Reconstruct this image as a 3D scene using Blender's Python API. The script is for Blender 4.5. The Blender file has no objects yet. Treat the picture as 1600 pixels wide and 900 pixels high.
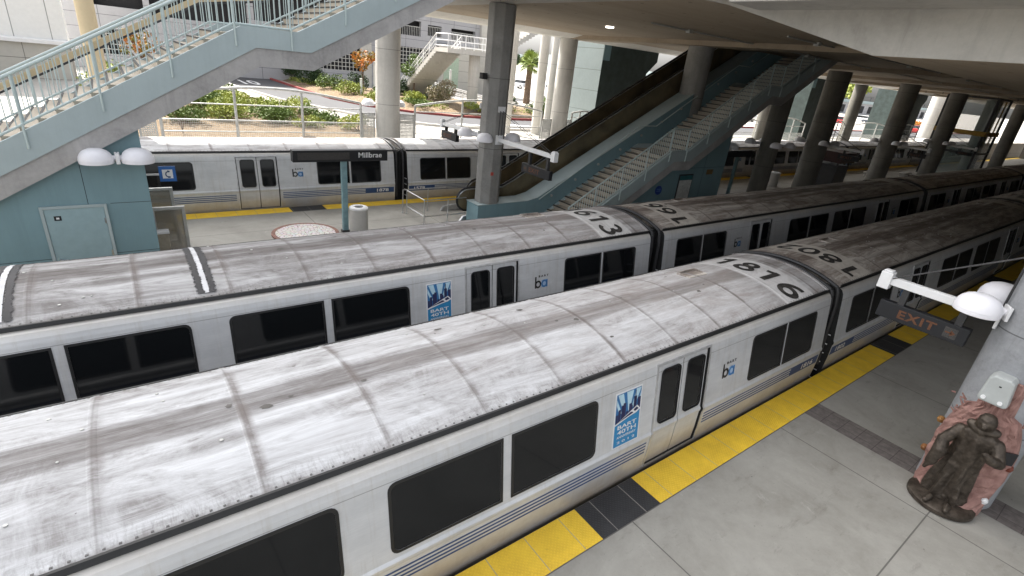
import bpy, bmesh, math, random
import numpy as np
from mathutils import Vector, Matrix
R = math.radians
random.seed(7)
scn = bpy.context.scene
col = scn.collection

# ------------------------------------------------------------------ camera, sky, sun
cd = bpy.data.cameras.new('camera'); cam = bpy.data.objects.new('camera', cd); col.objects.link(cam)
cd.sensor_width = 36; cd.lens = 36*798.79/1600; cd.clip_start = 0.1; cd.clip_end = 6000
def set_cam():
    a, b, r = R(-38.655), R(-23.7496), R(6.4796)
    F = Vector((-math.sin(a)*math.cos(b), math.cos(a)*math.cos(b), math.sin(b)))
    rt = Vector((math.cos(a), math.sin(a), 0)); up = rt.cross(F)
    Rv = rt*math.cos(r)+up*math.sin(r); Uv = -rt*math.sin(r)+up*math.cos(r)
    m = Matrix((Rv, Uv, -F)).transposed().to_4x4(); m.translation = Vector((-12.1258, -3.6114, 5.9216))
    cam.matrix_world = m
set_cam(); scn.camera = cam

SUN_EL, SUN_AZ = 55, 105          # azimuth: direction the light comes from, degrees counter-clockwise from +X
w = bpy.data.worlds.new('World'); scn.world = w; w.use_nodes = True
nt = w.node_tree; nt.nodes.clear()
wo = nt.nodes.new('ShaderNodeOutputWorld'); bg = nt.nodes.new('ShaderNodeBackground'); sk = nt.nodes.new('ShaderNodeTexSky')
sk.sky_type = 'NISHITA'; sk.sun_disc = False; sk.sun_elevation = R(SUN_EL); sk.sun_rotation = R(90-SUN_AZ)
sk.air_density = 1.0; sk.dust_density = 4.0; sk.ozone_density = 1.0
bg.inputs['Strength'].default_value = 0.15
hs = nt.nodes.new('ShaderNodeHueSaturation'); hs.inputs['Saturation'].default_value = .22
nt.links.new(sk.outputs[0], hs.inputs['Color']); nt.links.new(hs.outputs[0], bg.inputs[0]); nt.links.new(bg.outputs[0], wo.inputs[0])
ld = bpy.data.lights.new('sun', 'SUN'); ld.energy = 5.0; ld.angle = R(0.5); ld.color = (1, .95, .87)
sun = bpy.data.objects.new('sun', ld); col.objects.link(sun)
sdir = Vector((math.cos(R(SUN_AZ))*math.cos(R(SUN_EL)), math.sin(R(SUN_AZ))*math.cos(R(SUN_EL)), math.sin(R(SUN_EL))))
sun.rotation_euler = sdir.to_track_quat('Z', 'Y').to_euler(); sun.location = (0, 40, 60)
scn.view_settings.view_transform = 'Standard'; scn.view_settings.look = 'None'
scn.view_settings.gamma = 1; scn.view_settings.use_curve_mapping = False
scn.view_settings.exposure = 1.38
scn.render.engine = 'CYCLES'
scn.cycles.max_bounces = 8; scn.cycles.diffuse_bounces = 2

# ------------------------------------------------------------------ material kit
class NT:
    def __init__(s, name):
        s.m = bpy.data.materials.new(name); s.m.use_nodes = True; s.t = s.m.node_tree
        s.b = s.t.nodes['Principled BSDF']; s._c = None
    def set(s, k, v): s.inp(s.b, k, v); return s
    def inp(s, n, k, v):
        if v is None: return
        i = n.inputs[k]
        if isinstance(v, bpy.types.NodeSocket): s.t.links.new(v, i)
        elif isinstance(v, (tuple, list)) and len(v) == 3 and i.type == 'RGBA': i.default_value = (*v, 1)
        else: i.default_value = v
    def n(s, ty, ins={}, out=0, **p):
        n = s.t.nodes.new('ShaderNode'+ty)
        for k, v in p.items(): setattr(n, k, v)
        for k, v in ins.items(): s.inp(n, k, v)
        return n.outputs[out]
    def co(s, scale=None):
        if s._c is None: s._c = s.n('TexCoord', out=3)
        if scale is None: return s._c
        return s.n('Mapping', {'Vector': s._c, 'Scale': scale})
    def noise(s, sc, det=4, rough=.6, v=None, dist=0):
        return s.n('TexNoise', {'Vector': v if v is not None else s.co(), 'Scale': sc, 'Detail': det, 'Roughness': rough, 'Distortion': dist})
    def ramp(s, f, a, b, c0=0., c1=1.):
        return s.n('MapRange', {'Value': f, 'From Min': a, 'From Max': b, 'To Min': c0, 'To Max': c1})
    def math(s, op, a, b=0., c=0.):
        return s.n('Math', {0: a, 1: b, 2: c}, operation=op)
    def mix(s, f, a, b):
        n = s.t.nodes.new('ShaderNodeMix'); n.data_type = 'RGBA'
        s.inp(n, 0, f); s.inp(n, 6, a); s.inp(n, 7, b); return n.outputs[2]
    def sep(s):
        n = s.t.nodes.new('ShaderNodeSeparateXYZ'); s.t.links.new(s.co(), n.inputs[0]); return n.outputs
    def bump(s, h, st=.3, d=.02):
        s.set('Normal', s.n('Bump', {'Height': h, 'Strength': st, 'Distance': d})); return s
    def line(s, v, period, width, off=0.):
        "1 on a joint line, else 0"
        x = s.math('DIVIDE', s.math('ADD', v, off), period)
        fr = s.math('ABSOLUTE', s.math('SUBTRACT', s.math('FRACT', s.math('ADD', x, .5)), .5))
        return s.math('LESS_THAN', fr, width/period/2)

def plain(name, c, rough=.5, metal=0., nz=.12, sc=6., bump=0.):
    m = NT(name)
    f = m.noise(sc, 5)
    c2 = tuple(max(0, x*(1-nz*2)) for x in c); c1 = tuple(min(1, x*(1+nz)) for x in c)
    m.set('Base Color', m.mix(m.ramp(f, .3, .7), c2, c1)).set('Roughness', rough).set('Metallic', metal)
    if bump: m.bump(m.noise(sc*6, 4), bump, .01)
    return m.m

def concrete(name, c, dark=.65, sc=1.2, joints=None, bump=.25, streak=True, rough=.85):
    m = NT(name)
    big = m.ramp(m.noise(sc*.5, 6, .65, dist=.6), .35, .68)
    fine = m.ramp(m.noise(sc*9, 5, .7), .3, .75)
    cd_ = tuple(x*dark for x in c)
    k = m.mix(big, cd_, c)
    k = m.mix(m.math('MULTIPLY', fine, .35), k, tuple(min(1, x*1.18) for x in c))
    if streak:
        st = m.ramp(m.noise(1.6, 6, .7, v=m.co((2.5, 2.5, .25))), .52, .75)
        k = m.mix(m.math('MULTIPLY', st, .5), k, tuple(x*dark*.75 for x in c))
    pits = m.ramp(m.noise(60, 2), .68, .75)
    k = m.mix(m.math('MULTIPLY', pits, .35), k, tuple(x*.35 for x in c))
    h = m.math('SUBTRACT', fine, pits)
    if joints:
        for ax, per, wd, off in joints:
            l = m.line(m.sep()[ax], per, wd, off)
            k = m.mix(m.math('MULTIPLY', l, .8), k, tuple(x*.25 for x in c))
            h = m.math('SUBTRACT', h, m.math('MULTIPLY', l, 3.))
    m.set('Base Color', k).set('Roughness', rough); m.bump(h, bump, .008)
    return m.m

M = {}
M['conc'] = concrete('weathered_concrete', (.46, .45, .44), .58, 1.6)
M['conc_dark'] = concrete('dark_blocker_concrete', (.20, .185, .165))
M['conc_beam'] = concrete('board_marked_concrete', (.46, .44, .40), .7, 1.0)
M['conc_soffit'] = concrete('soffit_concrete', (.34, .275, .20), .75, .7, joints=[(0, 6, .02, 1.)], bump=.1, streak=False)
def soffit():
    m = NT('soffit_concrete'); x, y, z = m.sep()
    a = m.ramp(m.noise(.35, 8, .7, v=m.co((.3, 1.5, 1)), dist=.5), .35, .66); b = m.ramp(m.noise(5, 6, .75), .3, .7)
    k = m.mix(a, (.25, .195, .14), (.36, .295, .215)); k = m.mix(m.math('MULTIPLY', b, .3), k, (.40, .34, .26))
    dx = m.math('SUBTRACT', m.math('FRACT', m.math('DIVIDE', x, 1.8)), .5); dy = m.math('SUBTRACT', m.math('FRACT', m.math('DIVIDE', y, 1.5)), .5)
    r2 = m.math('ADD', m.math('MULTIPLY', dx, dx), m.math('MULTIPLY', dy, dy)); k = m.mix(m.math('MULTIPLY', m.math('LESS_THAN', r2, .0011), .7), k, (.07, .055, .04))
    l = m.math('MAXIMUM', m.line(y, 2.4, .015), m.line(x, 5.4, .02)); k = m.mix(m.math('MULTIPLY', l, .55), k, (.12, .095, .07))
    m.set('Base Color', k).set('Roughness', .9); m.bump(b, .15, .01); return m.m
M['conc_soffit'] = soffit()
M['conc_isl'] = concrete('shaded_column_concrete', (.20, .19, .165), .6, 1.6, joints=[(2, 2.4, .02, .35)])  # column concrete darkened to stand in for shade under the deck
M['conc_col'] = concrete('column_concrete', (.29, .285, .27), .6, 1.6, joints=[(2, 2.4, .02, .35)])
M['conc_out'] = concrete('pale_concrete', (.55, .53, .49), .8, .8, joints=[(2, 2.4, .02, .35)])
M['conc_near'] = concrete('rough_blue_grey_concrete', (.36, .37, .385), .62, 2.2, joints=[(2, 1.55, .02, .1)], bump=.5)
M['garage'] = concrete('garage_panel_concrete', (.40, .40, .42), .85, .5, joints=[(0, 3.2, .05, 0), (2, 1.1, .04, 0)], streak=False)
M['wallpanel'] = concrete('beige_wall_panel', (.52, .50, .45), .9, .5, joints=[(0, 2.4, .04, 0), (2, 1.25, .04, 0)], streak=False)
M['whitepanel'] = concrete('white_wall_panel', (.82, .82, .80), .95, .5, joints=[(0, 1.9, .05, 0)], streak=False, bump=.05)
def platform_mat():
    m = NT('platform_concrete')
    a = m.ramp(m.noise(.6, 8, .7, dist=.5), .35, .65); b = m.ramp(m.noise(5, 6, .75), .35, .7)
    k = m.mix(a, (.215, .205, .18), (.315, .305, .275)); k = m.mix(m.math('MULTIPLY', b, .4), k, (.38, .37, .335))
    s = m.ramp(m.noise(1.1, 8, .8, v=m.co((1, 3, 1))), .56, .72); k = m.mix(m.math('MULTIPLY', s, .75), k, (.16, .15, .13))
    sp = m.ramp(m.noise(38, 2), .70, .74); k = m.mix(m.math('MULTIPLY', sp, .7), k, (.08, .075, .07))
    gv = m.n('TexVoronoi', {'Vector': m.co((1, 1, 0)), 'Scale': 2.3}, feature='F1'); gum = m.math('LESS_THAN', m.math('ADD', gv, m.math('MULTIPLY', m.noise(40, 2), .03)), .045)
    k = m.mix(m.math('MULTIPLY', gum, .65), k, (.10, .095, .085))
    sc_ = m.ramp(m.noise(2.5, 9, .85, v=m.co((2, .4, 1)), dist=.6), .58, .72); k = m.mix(m.math('MULTIPLY', sc_, .45), k, (.50, .485, .45))
    x, y, z = m.sep()
    l = m.math('MAXIMUM', m.line(x, 4.3, .02, -1.6), m.line(y, 2.43, .02, .61))
    k = m.mix(m.math('MULTIPLY', l, .8), k, (.07, .065, .06))
    m.set('Base Color', k).set('Roughness', m.ramp(b, 0, 1, .55, .8)); m.bump(m.math('SUBTRACT', b, m.math('MULTIPLY', l, 3)), .15, .006)
    return m.m
M['platform'] = platform_mat()
def tactile(name, c, c2):
    m = NT(name)
    x, y, z = m.sep()
    P = .0508*math.pi
    fx = m.math('SINE', m.math('MULTIPLY', x, 2*math.pi/.06)); fy = m.math('SINE', m.math('MULTIPLY', y, 2*math.pi/.06))
    dots = m.ramp(m.math('MULTIPLY', fx, fy), .1, .6)
    g = m.ramp(m.noise(2.2, 6, .7), .35, .7); sp = m.ramp(m.noise(17, 7, .8), .58, .74)
    k = m.mix(g, c2, c); k = m.mix(m.math('MULTIPLY', sp, .55), k, tuple(v*.3 for v in c))
    k = m.mix(m.math('MULTIPLY', dots, .25), k, tuple(min(1, v*1.25) for v in c))
    l = m.line(x, .625, .014, -.2)
    k = m.mix(m.math('MULTIPLY', l, .7), k, (.3, .28, .25))
    m.set('Base Color', k).set('Roughness', .6); m.bump(dots, .5, .006); return m.m
M['yellow'] = tactile('yellow_tactile_tile', (.88, .58, .04), (.70, .44, .03))
M['black_tile'] = tactile('black_tactile_tile', (.035, .035, .037), (.02, .02, .022))
def band_mat():
    m = NT('brown_paver')
    x, y, z = m.sep(); n = m.ramp(m.noise(9, 5), .3, .7)
    k = m.mix(n, (.10, .085, .08), (.17, .15, .14)); l = m.math('MAXIMUM', m.line(x, .31, .012), m.line(y, .31, .012))
    m.set('Base Color', m.mix(l, k, (.07, .06, .055))).set('Roughness', .8); return m.m
M['band'] = band_mat()

def roof_mat(name, lvl):
    """lvl 0 pale, 1 grimy, 2 rust brown"""
    m = NT(name)
    x, y, z = m.sep(); brown = lvl == 2
    fine = m.ramp(m.noise(7.0, 9, .82, v=m.co((.07, 2.4, 1))), .36, .66)          # long thin scratches
    st1 = m.ramp(m.noise(1.5, 9, .76, v=m.co((.35, 2.0, 1)), dist=.8), (.40, .44, .44)[lvl], (.58, .62, .60)[lvl])
    bl = m.ramp(m.noise(1.1, 9, .78, dist=1.6), .40, .60)
    white = [(.65, .66, .675), (.56, .56, .565), (.66, .62, .565)][lvl]; grey = [(.25, .238, .232), (.185, .172, .165), (.22, .18, .15)][lvl]; br = [(.10, .085, .078), (.08, .066, .06), (.085, .058, .043)][lvl]
    k = m.mix(st1, grey, white); k = m.mix(m.math('MULTIPLY', bl, (.7, .45, .35)[lvl]), k, white)
    k = m.mix(m.math('MULTIPLY', fine, (.45, .5, .4)[lvl]), k, grey)
    wob = m.ramp(m.noise(.35, 3), .3, .7, -.06, .06); yw = m.math('ADD', y, wob)
    def strip(c, hw, soft, amt, col, sc=3.0, lo=.36, hi=.60, base=.2):
        nonlocal k
        d = m.math('ABSOLUTE', m.math('SUBTRACT', yw, c)); b_ = m.ramp(d, hw, hw+soft, 1., 0.)
        n_ = m.ramp(m.noise(sc, 9, .8, v=m.co((.16, 3.2, 1)), dist=.3), lo, hi, base, 1.)
        k = m.mix(m.math('MULTIPLY', m.math('MULTIPLY', b_, n_), amt), k, col)
    strip(1.49, .13, .13, (.92, .90, .92)[lvl], br, base=.5)                         # pantograph-free grime band along the crown
    strip(1.30, .01, .05, .6, br, base=.1); strip(1.70, .01, .05, .5, br, base=.1)
    strip(1.05, .0, .12, (.30, .55, .75)[lvl], br, 2.2, base=.0); strip(1.98, .0, .16, (.30, .60, .75)[lvl], br, 2.2, base=.0)
    strip(.72, .0, .14, (.25, .50, .6)[lvl], br, 2.6, base=.0); strip(2.3, .0, .2, (.3, .5, .5)[lvl], br, 2.0, base=.0)
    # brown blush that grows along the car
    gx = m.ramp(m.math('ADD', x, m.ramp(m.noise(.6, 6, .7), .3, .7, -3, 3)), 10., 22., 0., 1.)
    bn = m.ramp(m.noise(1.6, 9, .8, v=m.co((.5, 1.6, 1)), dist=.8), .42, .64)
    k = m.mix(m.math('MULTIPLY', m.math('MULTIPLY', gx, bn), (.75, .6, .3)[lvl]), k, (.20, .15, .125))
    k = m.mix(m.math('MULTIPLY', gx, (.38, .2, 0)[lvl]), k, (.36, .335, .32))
    # dirt caught beside each rib, uneven along it
    fr = m.math('FRACT', m.math('DIVIDE', m.math('ADD', x, .03), 1.23))
    rib = m.ramp(m.math('ABSOLUTE', m.math('SUBTRACT', fr, .045)), .008, .065, 1., 0.)
    ribn = m.ramp(m.noise(1.0, 6, .75, v=m.co((1.1, 1.9, 1))), .38, .60, .04, 1.)
    k = m.mix(m.math('MULTIPLY', m.math('MULTIPLY', rib, ribn), .85), k, (.15, .125, .115))
    seam = m.ramp(m.math('ABSOLUTE', m.math('SUBTRACT', fr, .025)), .0, .014, 1., 0.); k = m.mix(m.math('MULTIPLY', seam, .35), k, br)
    # brush smears and speckle near the gutters
    ye = m.math('MINIMUM', m.math('SUBTRACT', y, .31), m.math('SUBTRACT', 2.67, y))
    edge = m.ramp(ye, .0, .30, 1., 0.)
    sm = m.ramp(m.math('ADD', m.noise(9, 9, .85, v=m.co((2.2, .55, 1)), dist=.4), m.math('MULTIPLY', edge, .07)), .53, .72)
    k = m.mix(m.math('MULTIPLY', m.math('MULTIPLY', sm, edge), .85), k, (.14, .125, .12))
    lip = m.ramp(ye, .0, .045, 1., 0.); k = m.mix(m.math('MULTIPLY', lip, .5), k, (.20, .19, .18))
    # bare spots
    vo = m.n('TexVoronoi', {'Vector': m.co((1, 1, 0)), 'Scale': 1.35}, feature='F1'); sp = m.math('LESS_THAN', m.math('ADD', vo, m.math('MULTIPLY', m.noise(22, 3), .05)), .058)
    k = m.mix(m.math('MULTIPLY', sp, .8), k, (.15, .14, .135))
    e = m.math('MINIMUM', x, m.math('SUBTRACT', 21.4, x))
    pt = m.math('MULTIPLY', m.ramp(e, 1.78, 1.86, 1., 0.), m.ramp(e, .62, .68, 0., 1.)); yb = m.ramp(m.math('ABSOLUTE', m.math('SUBTRACT', y, 1.40)), 1.06, 1.1, 1., 0.)
    pn = m.ramp(m.noise(1.8, 8, .78, dist=.8), .36, .56, .45, .95)
    k = m.mix(m.math('MULTIPLY', m.math('MULTIPLY', pt, yb), pn), k, [(.62, .61, .60), (.60, .59, .57), (.56, .52, .46)][lvl])
    m.set('Base Color', k).set('Roughness', m.ramp(st1, 0, 1, .8, .55))
    m.bump(m.math('ADD', fine, m.math('MULTIPLY', bl, 1.5)), .14, .012)
    return m.m
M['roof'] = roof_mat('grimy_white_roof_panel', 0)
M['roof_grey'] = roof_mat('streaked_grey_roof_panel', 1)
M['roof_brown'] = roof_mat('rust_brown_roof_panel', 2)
def body_mat():
    m = NT('brushed_aluminium_body')
    x, y, z = m.sep()
    br = m.noise(14, 4, .6, v=m.co((.06, 1, 6)))
    n = m.ramp(m.noise(1.6, 7, .7, v=m.co((.5, 1, 1.2))), .32, .68)
    k = m.mix(n, (.56, .57, .58), (.74, .745, .75))
    k = m.mix(m.math('MULTIPLY', m.ramp(br, .4, .6), .15), k, (.48, .49, .50))
    # rain streaks
    s = m.ramp(m.noise(3.0, 6, .7, v=m.co((3.2, 1, .18))), .52, .72)
    k = m.mix(m.math('MULTIPLY', s, .35), k, (.42, .38, .32))
    # shoulder (cream tan dust) and brown brake dust on the skirt
    up = m.ramp(z, 1.84, 1.99); k = m.mix(m.math('MULTIPLY', up, .7), k, m.mix(n, (.47, .42, .36), (.62, .57, .49)))
    lo = m.ramp(z, .05, .50, 1., 0.); ln = m.ramp(m.noise(.8, 6, .7), .3, .6, .35, 1.)
    k = m.mix(m.math('MULTIPLY', m.math('MULTIPLY', lo, ln), .85), k, m.mix(n, (.34, .27, .19), (.46, .37, .26)))
    l = m.math('MAXIMUM', m.math('MULTIPLY', m.line(z, 10, .008, 3.18-5+0), 0.), 0.)
    seam = m.math('LESS_THAN', m.math('ABSOLUTE', m.math('SUBTRACT', z, 1.735)), .005)
    k = m.mix(m.math('MULTIPLY', seam, .6), k, (.15, .15, .15))
    m.set('Base Color', k).set('Metallic', .2).set('Roughness', m.ramp(n, 0, 1, .5, .36)); m.bump(br, .04, .004)
    return m.m
M['body'] = body_mat()
M['under'] = plain('underframe_black', (.02, .02, .02), .8)
M['rubber'] = plain('black_rubber_gasket', (.014, .014, .014), .55)
M['glass'] = NT('tinted_window_glass').set('Base Color', (.008, .009, .010)).set('Roughness', .06).set('Specular IOR Level', .35).m
M['alu'] = plain('bare_aluminium', (.62, .62, .62), .38, .6)
M['steel'] = plain('stainless_steel', (.60, .61, .62), .3, .9)
M['galv'] = plain('galvanised_rail', (.50, .50, .48), .5, .4)
M['darkmetal'] = plain('dark_metal', (.05, .05, .052), .5, .3)
M['blue'] = plain('stripe_blue', (.03, .075, .20), .5)
M['blacknum'] = NT('black_number_paint'); _m = M['blacknum']
_m.set('Base Color', _m.mix(_m.ramp(_m.noise(7, 6, .7), .45, .75), (.018, .017, .016), (.10, .09, .08))).set('Roughness', .7); M['blacknum'] = _m.m
M['white'] = plain('white_paint', (.80, .80, .80), .4, nz=.03)
M['lampwhite'] = plain('white_lamp_shell', (.82, .81, .84), .35, nz=.02)
M['teal'] = plain('pale_teal_painted_wall', (.215, .345, .385), .55, nz=.07, sc=1.2)
M['teal_panel'] = plain('pale_blue_grey_skirt_paint', (.42, .505, .52), .5, nz=.04, sc=1.5)
M['rail_paint'] = plain('pale_blue_green_rail_paint', (.50, .59, .58), .45, nz=.05)
def painted(name, c, amt=.3):
    m = NT(name)
    a = m.ramp(m.noise(.7, 7, .7), .35, .65); b = m.ramp(m.noise(2.2, 8, .78, v=m.co((2.2, 2.2, .16))), .48, .72); g = m.ramp(m.noise(28, 4, .8), .62, .72)
    k = m.mix(a, tuple(v*.88 for v in c), c); k = m.mix(m.math('MULTIPLY', b, amt), k, tuple(v*.62 for v in c)); k = m.mix(m.math('MULTIPLY', g, .25), k, (.25, .22, .19))
    m.set('Base Color', k).set('Roughness', m.ramp(a, 0, 1, .5, .68)); m.bump(a, .05, .01); return m.m
M['teal'] = painted('pale_teal_painted_wall', (.205, .325, .36))
M['teal_panel'] = painted('pale_blue_grey_skirt_paint', (.41, .49, .50), .22)
M['teal_dark'] = plain('dark_green_grey_cladding', (.045, .065, .06), .7, nz=.2, sc=2)
M['tread'] = concrete('stair_tread_concrete', (.47, .415, .335), .8, 2, streak=False)
M['nosing'] = plain('dark_stair_nosing', (.05, .05, .048), .7)
M['pole'] = plain('teal_sign_post_paint', (.20, .33, .36), .45)
M['signblack'] = plain('black_sign_face', (.010, .011, .014), .55, nz=.05)
M['led'] = plain('unlit_led_matrix', (.055, .052, .05), .5, nz=.3, sc=60)
M['amber'] = plain('unlit_amber_letters', (.13, .05, .022), .6, nz=.2, sc=60)
M['bronze'] = None
m = NT('dark_bronze'); f = m.ramp(m.noise(7, 6, .7), .35, .7)
m.set('Base Color', m.mix(f, (.035, .027, .02), (.12, .098, .078))).set('Metallic', .55).set('Roughness', .5); m.bump(f, .2, .01); M['bronze'] = m.m
m = NT('pink_plaster'); f = m.ramp(m.noise(5, 7, .7), .35, .68)
m.set('Base Color', m.mix(f, (.24, .125, .105), (.40, .235, .20))).set('Roughness', .85); m.bump(f, .6, .02); M['plaster'] = m.m
M['beige_paint'] = concrete('sand_painted_concrete', (.62, .50, .32), .92, 1, streak=False)
M['asphalt'] = concrete('asphalt', (.075, .075, .08), .8, 1, streak=False)
M['sidewalk'] = concrete('sunlit_sidewalk', (.50, .48, .44), .85, .6, joints=[(0, 1.8, .03, 0), (1, 1.8, .03, 0)], streak=False)
M['kerbred'] = plain('red_kerb_paint', (.30, .06, .055), .7)
M['kerb'] = concrete('kerb_concrete', (.50, .48, .45), .8, 1, streak=False)
M['soil'] = NT('dry_soil_mulch'); m = M['soil']; f = m.ramp(m.noise(8, 8, .8), .35, .65)
m.set('Base Color', m.mix(f, (.13, .085, .05), (.36, .27, .17))).set('Roughness', .95); m.bump(f, 1, .05); M['soil'] = m.m
M['gravel'] = plain('track_ballast', (.05, .045, .04), .95, nz=.4, sc=14, bump=.8)
M['rust'] = plain('rail_steel', (.12, .07, .05), .5, .6)
def leafmat(name, cs):
    m = NT(name)
    k = m.mix(m.ramp(m.n('TexWhiteNoise', {'Vector': m.co((1, 1, 1))}), .0, 1.), cs[0], cs[1])
    k = m.mix(m.ramp(m.noise(1.6, 3), .4, .6), k, cs[2] if len(cs) > 2 else cs[0])
    m.set('Base Color', k).set('Roughness', .6).set('Specular IOR Level', .25)
    return m.m
M['leaf'] = leafmat('green_leaves', [(.07, .12, .025), (.13, .18, .04), (.09, .14, .03)])
M['leaf_lime'] = leafmat('yellow_green_leaves', [(.24, .28, .05), (.36, .38, .08), (.17, .22, .05)])
M['leaf_dark'] = leafmat('dark_green_leaves', [(.02, .045, .015), (.05, .08, .025)])
M['leaf_orange'] = leafmat('orange_flowers', [(.55, .12, .03), (.60, .28, .05), (.20, .16, .03)])
M['leaf_red'] = leafmat('red_yellow_flowers', [(.55, .07, .06), (.45, .30, .05), (.14, .17, .03)])
M['leaf_dry'] = leafmat('dry_pale_leaves', [(.30, .26, .17), (.22, .20, .10), (.35, .30, .22)])
M['palm'] = leafmat('palm_fronds', [(.16, .22, .04), (.30, .36, .08)])
M['bark'] = plain('tree_bark', (.16, .11, .075), .9, nz=.4, sc=10, bump=.5)
M['hill'] = plain('far_hill_scrub', (.20, .24, .24), .9, nz=.2, sc=.05)
M['ground'] = concrete('sunlit_lot_paving', (.42, .40, .37), .85, .1, streak=False)

# ------------------------------------------------------------------ mesh kit
class MB:
    def __init__(s): s.v = []; s.f = []; s.mi = []
    def face(s, pts, mi=0):
        n = len(s.v); s.v += [tuple(p) for p in pts]; s.f.append(list(range(n, n+len(pts)))); s.mi.append(mi)
    def raw(s, v, f, mi=0):
        n = len(s.v); s.v += [tuple(p) for p in v]; s.f += [[i+n for i in q] for q in f]; s.mi += [mi]*len(f); return s
    def box(s, x0, x1, y0, y1, z0, z1, mi=0, mat=None):
        P = [(x, y, z) for z in (z0, z1) for y in (y0, y1) for x in (x0, x1)]
        if mat is not None: P = [mat @ Vector(p) for p in P]
        return s.raw(P, [[0, 2, 3, 1], [4, 5, 7, 6], [0, 1, 5, 4], [2, 6, 7, 3], [0, 4, 6, 2], [1, 3, 7, 5]], mi)
    def prism(s, poly, axis, a, b, mi=0):
        "poly: 2D points; axis 'x' -> (a,u,v); 'y' -> (u,a,v); 'z' -> (u,v,a)"
        def P(u, v, t): return (t, u, v) if axis == 'x' else (u, t, v) if axis == 'y' else (u, v, t)
        n = len(poly); V = [P(u, v, a) for u, v in poly]+[P(u, v, b) for u, v in poly]
        F = [list(range(n))[::-1], list(range(n, 2*n))]+[[i, (i+1) % n, (i+1) % n+n, i+n] for i in range(n)]
        return s.raw(V, F, mi)
    def tube(s, a, b, r, n=8, r2=None, mi=0, caps=True):
        a = Vector(a); b = Vector(b); d = (b-a)
        if d.length < 1e-6: return s
        d.normalize(); u = d.orthogonal().normalized(); w_ = d.cross(u); r2 = r if r2 is None else r2
        V = [a+(u*math.cos(t)+w_*math.sin(t))*r for t in [2*math.pi*i/n for i in range(n)]]
        V += [b+(u*math.cos(t)+w_*math.sin(t))*r2 for t in [2*math.pi*i/n for i in range(n)]]
        F = [[i, (i+1) % n, (i+1) % n+n, i+n] for i in range(n)]
        if caps: F += [list(range(n))[::-1], list(range(n, 2*n))]
        return s.raw(V, F, mi)
    def path(s, pts, r, n=8, mi=0):
        for a, b in zip(pts[:-1], pts[1:]): s.tube(a, b, r, n, mi=mi)
        return s
    def lathe(s, prof, c=(0, 0, 0), n=24, mi=0, cap=True):
        V = []; F = []
        for r, z in prof:
            V += [(c[0]+r*math.cos(2*math.pi*i/n), c[1]+r*math.sin(2*math.pi*i/n), c[2]+z) for i in range(n)]
        for k in range(len(prof)-1):
            for i in range(n): F.append([k*n+i, k*n+(i+1) % n, (k+1)*n+(i+1) % n, (k+1)*n+i])
        if cap: F += [list(range(n))[::-1], [(len(prof)-1)*n+i for i in range(n)]]
        return s.raw(V, F, mi)
    def mesh(s, name, mats, smooth=False):
        me = bpy.data.meshes.new(name); me.from_pydata(s.v, [], s.f)
        for mm in (mats if isinstance(mats, (list, tuple)) else [mats]): me.materials.append(M[mm] if isinstance(mm, str) else mm)
        if any(s.mi): me.polygons.foreach_set('material_index', s.mi)
        me.validate(); 
        bm = bmesh.new(); bm.from_mesh(me); bmesh.ops.recalc_face_normals(bm, faces=bm.faces); bm.to_mesh(me); bm.free()
        if smooth:
            me.polygons.foreach_set('use_smooth', [True]*len(me.polygons))
            try: me.set_sharp_from_angle(angle=R(35))
            except Exception: pass
        me.update(); return me
    def obj(s, name, mats, parent=None, smooth=False, bevel=0, loc=None):
        return link(name, s.mesh(name, mats, smooth), parent, bevel, loc)
def link(name, me, parent=None, bevel=0, loc=None):
    o = bpy.data.objects.new(name, me); col.objects.link(o)
    if parent is not None: o.parent = parent
    if loc is not None: o.location = loc
    if bevel:
        b = o.modifiers.new('bevel', 'BEVEL'); b.width = bevel; b.segments = 2; b.limit_method = 'ANGLE'; b.angle_limit = R(40)
    return o
def thing(name, label, cat, loc=(0, 0, 0), rz=0, group=None):
    o = bpy.data.objects.new(name, None); col.objects.link(o); o.location = loc; o.rotation_euler = (0, 0, rz)
    o.empty_display_size = .2
    return tag(o, label, cat, group)
def tag(o, label, cat, group=None):
    o['label'] = label; o['category'] = cat
    if group: o['group'] = group
    return o
def struct(o): o['kind'] = 'structure'; return o
def dup(root, loc, label=None, rz=None):
    r_ = root.copy(); col.objects.link(r_); r_.location = loc
    if rz is not None: r_.rotation_euler = (0, 0, rz)
    if label: r_['label'] = label
    for ch in list(root.children):
        c = ch.copy(); col.objects.link(c); c.parent = r_
        for g in list(ch.children):
            d = g.copy(); col.objects.link(d); d.parent = c
    return r_
_fc = {}
def text_tris(txt, size=1., bold=0., spacing=1.):
    "flat text mesh: vertices (u,v), faces; centred"
    key = (txt, bold, spacing)
    if key not in _fc:
        cu = bpy.data.curves.new('t', 'FONT'); cu.body = txt; cu.size = 1; cu.offset = bold; cu.resolution_u = 4; cu.space_character = spacing
        o = bpy.data.objects.new('t', cu); col.objects.link(o)
        dg = bpy.context.evaluated_depsgraph_get(); me = bpy.data.meshes.new_from_object(o.evaluated_get(dg))
        V = [(v.co.x, v.co.y) for v in me.vertices]; F = [list(p.vertices) for p in me.polygons]
        bpy.data.objects.remove(o); bpy.data.curves.remove(cu); bpy.data.meshes.remove(me)
        x0 = min(v[0] for v in V); x1 = max(v[0] for v in V); y0 = min(v[1] for v in V); y1 = max(v[1] for v in V)
        _fc[key] = ([(u-(x0+x1)/2, v-(y0+y1)/2) for u, v in V], F, x1-x0, y1-y0)
    return _fc[key]
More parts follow.
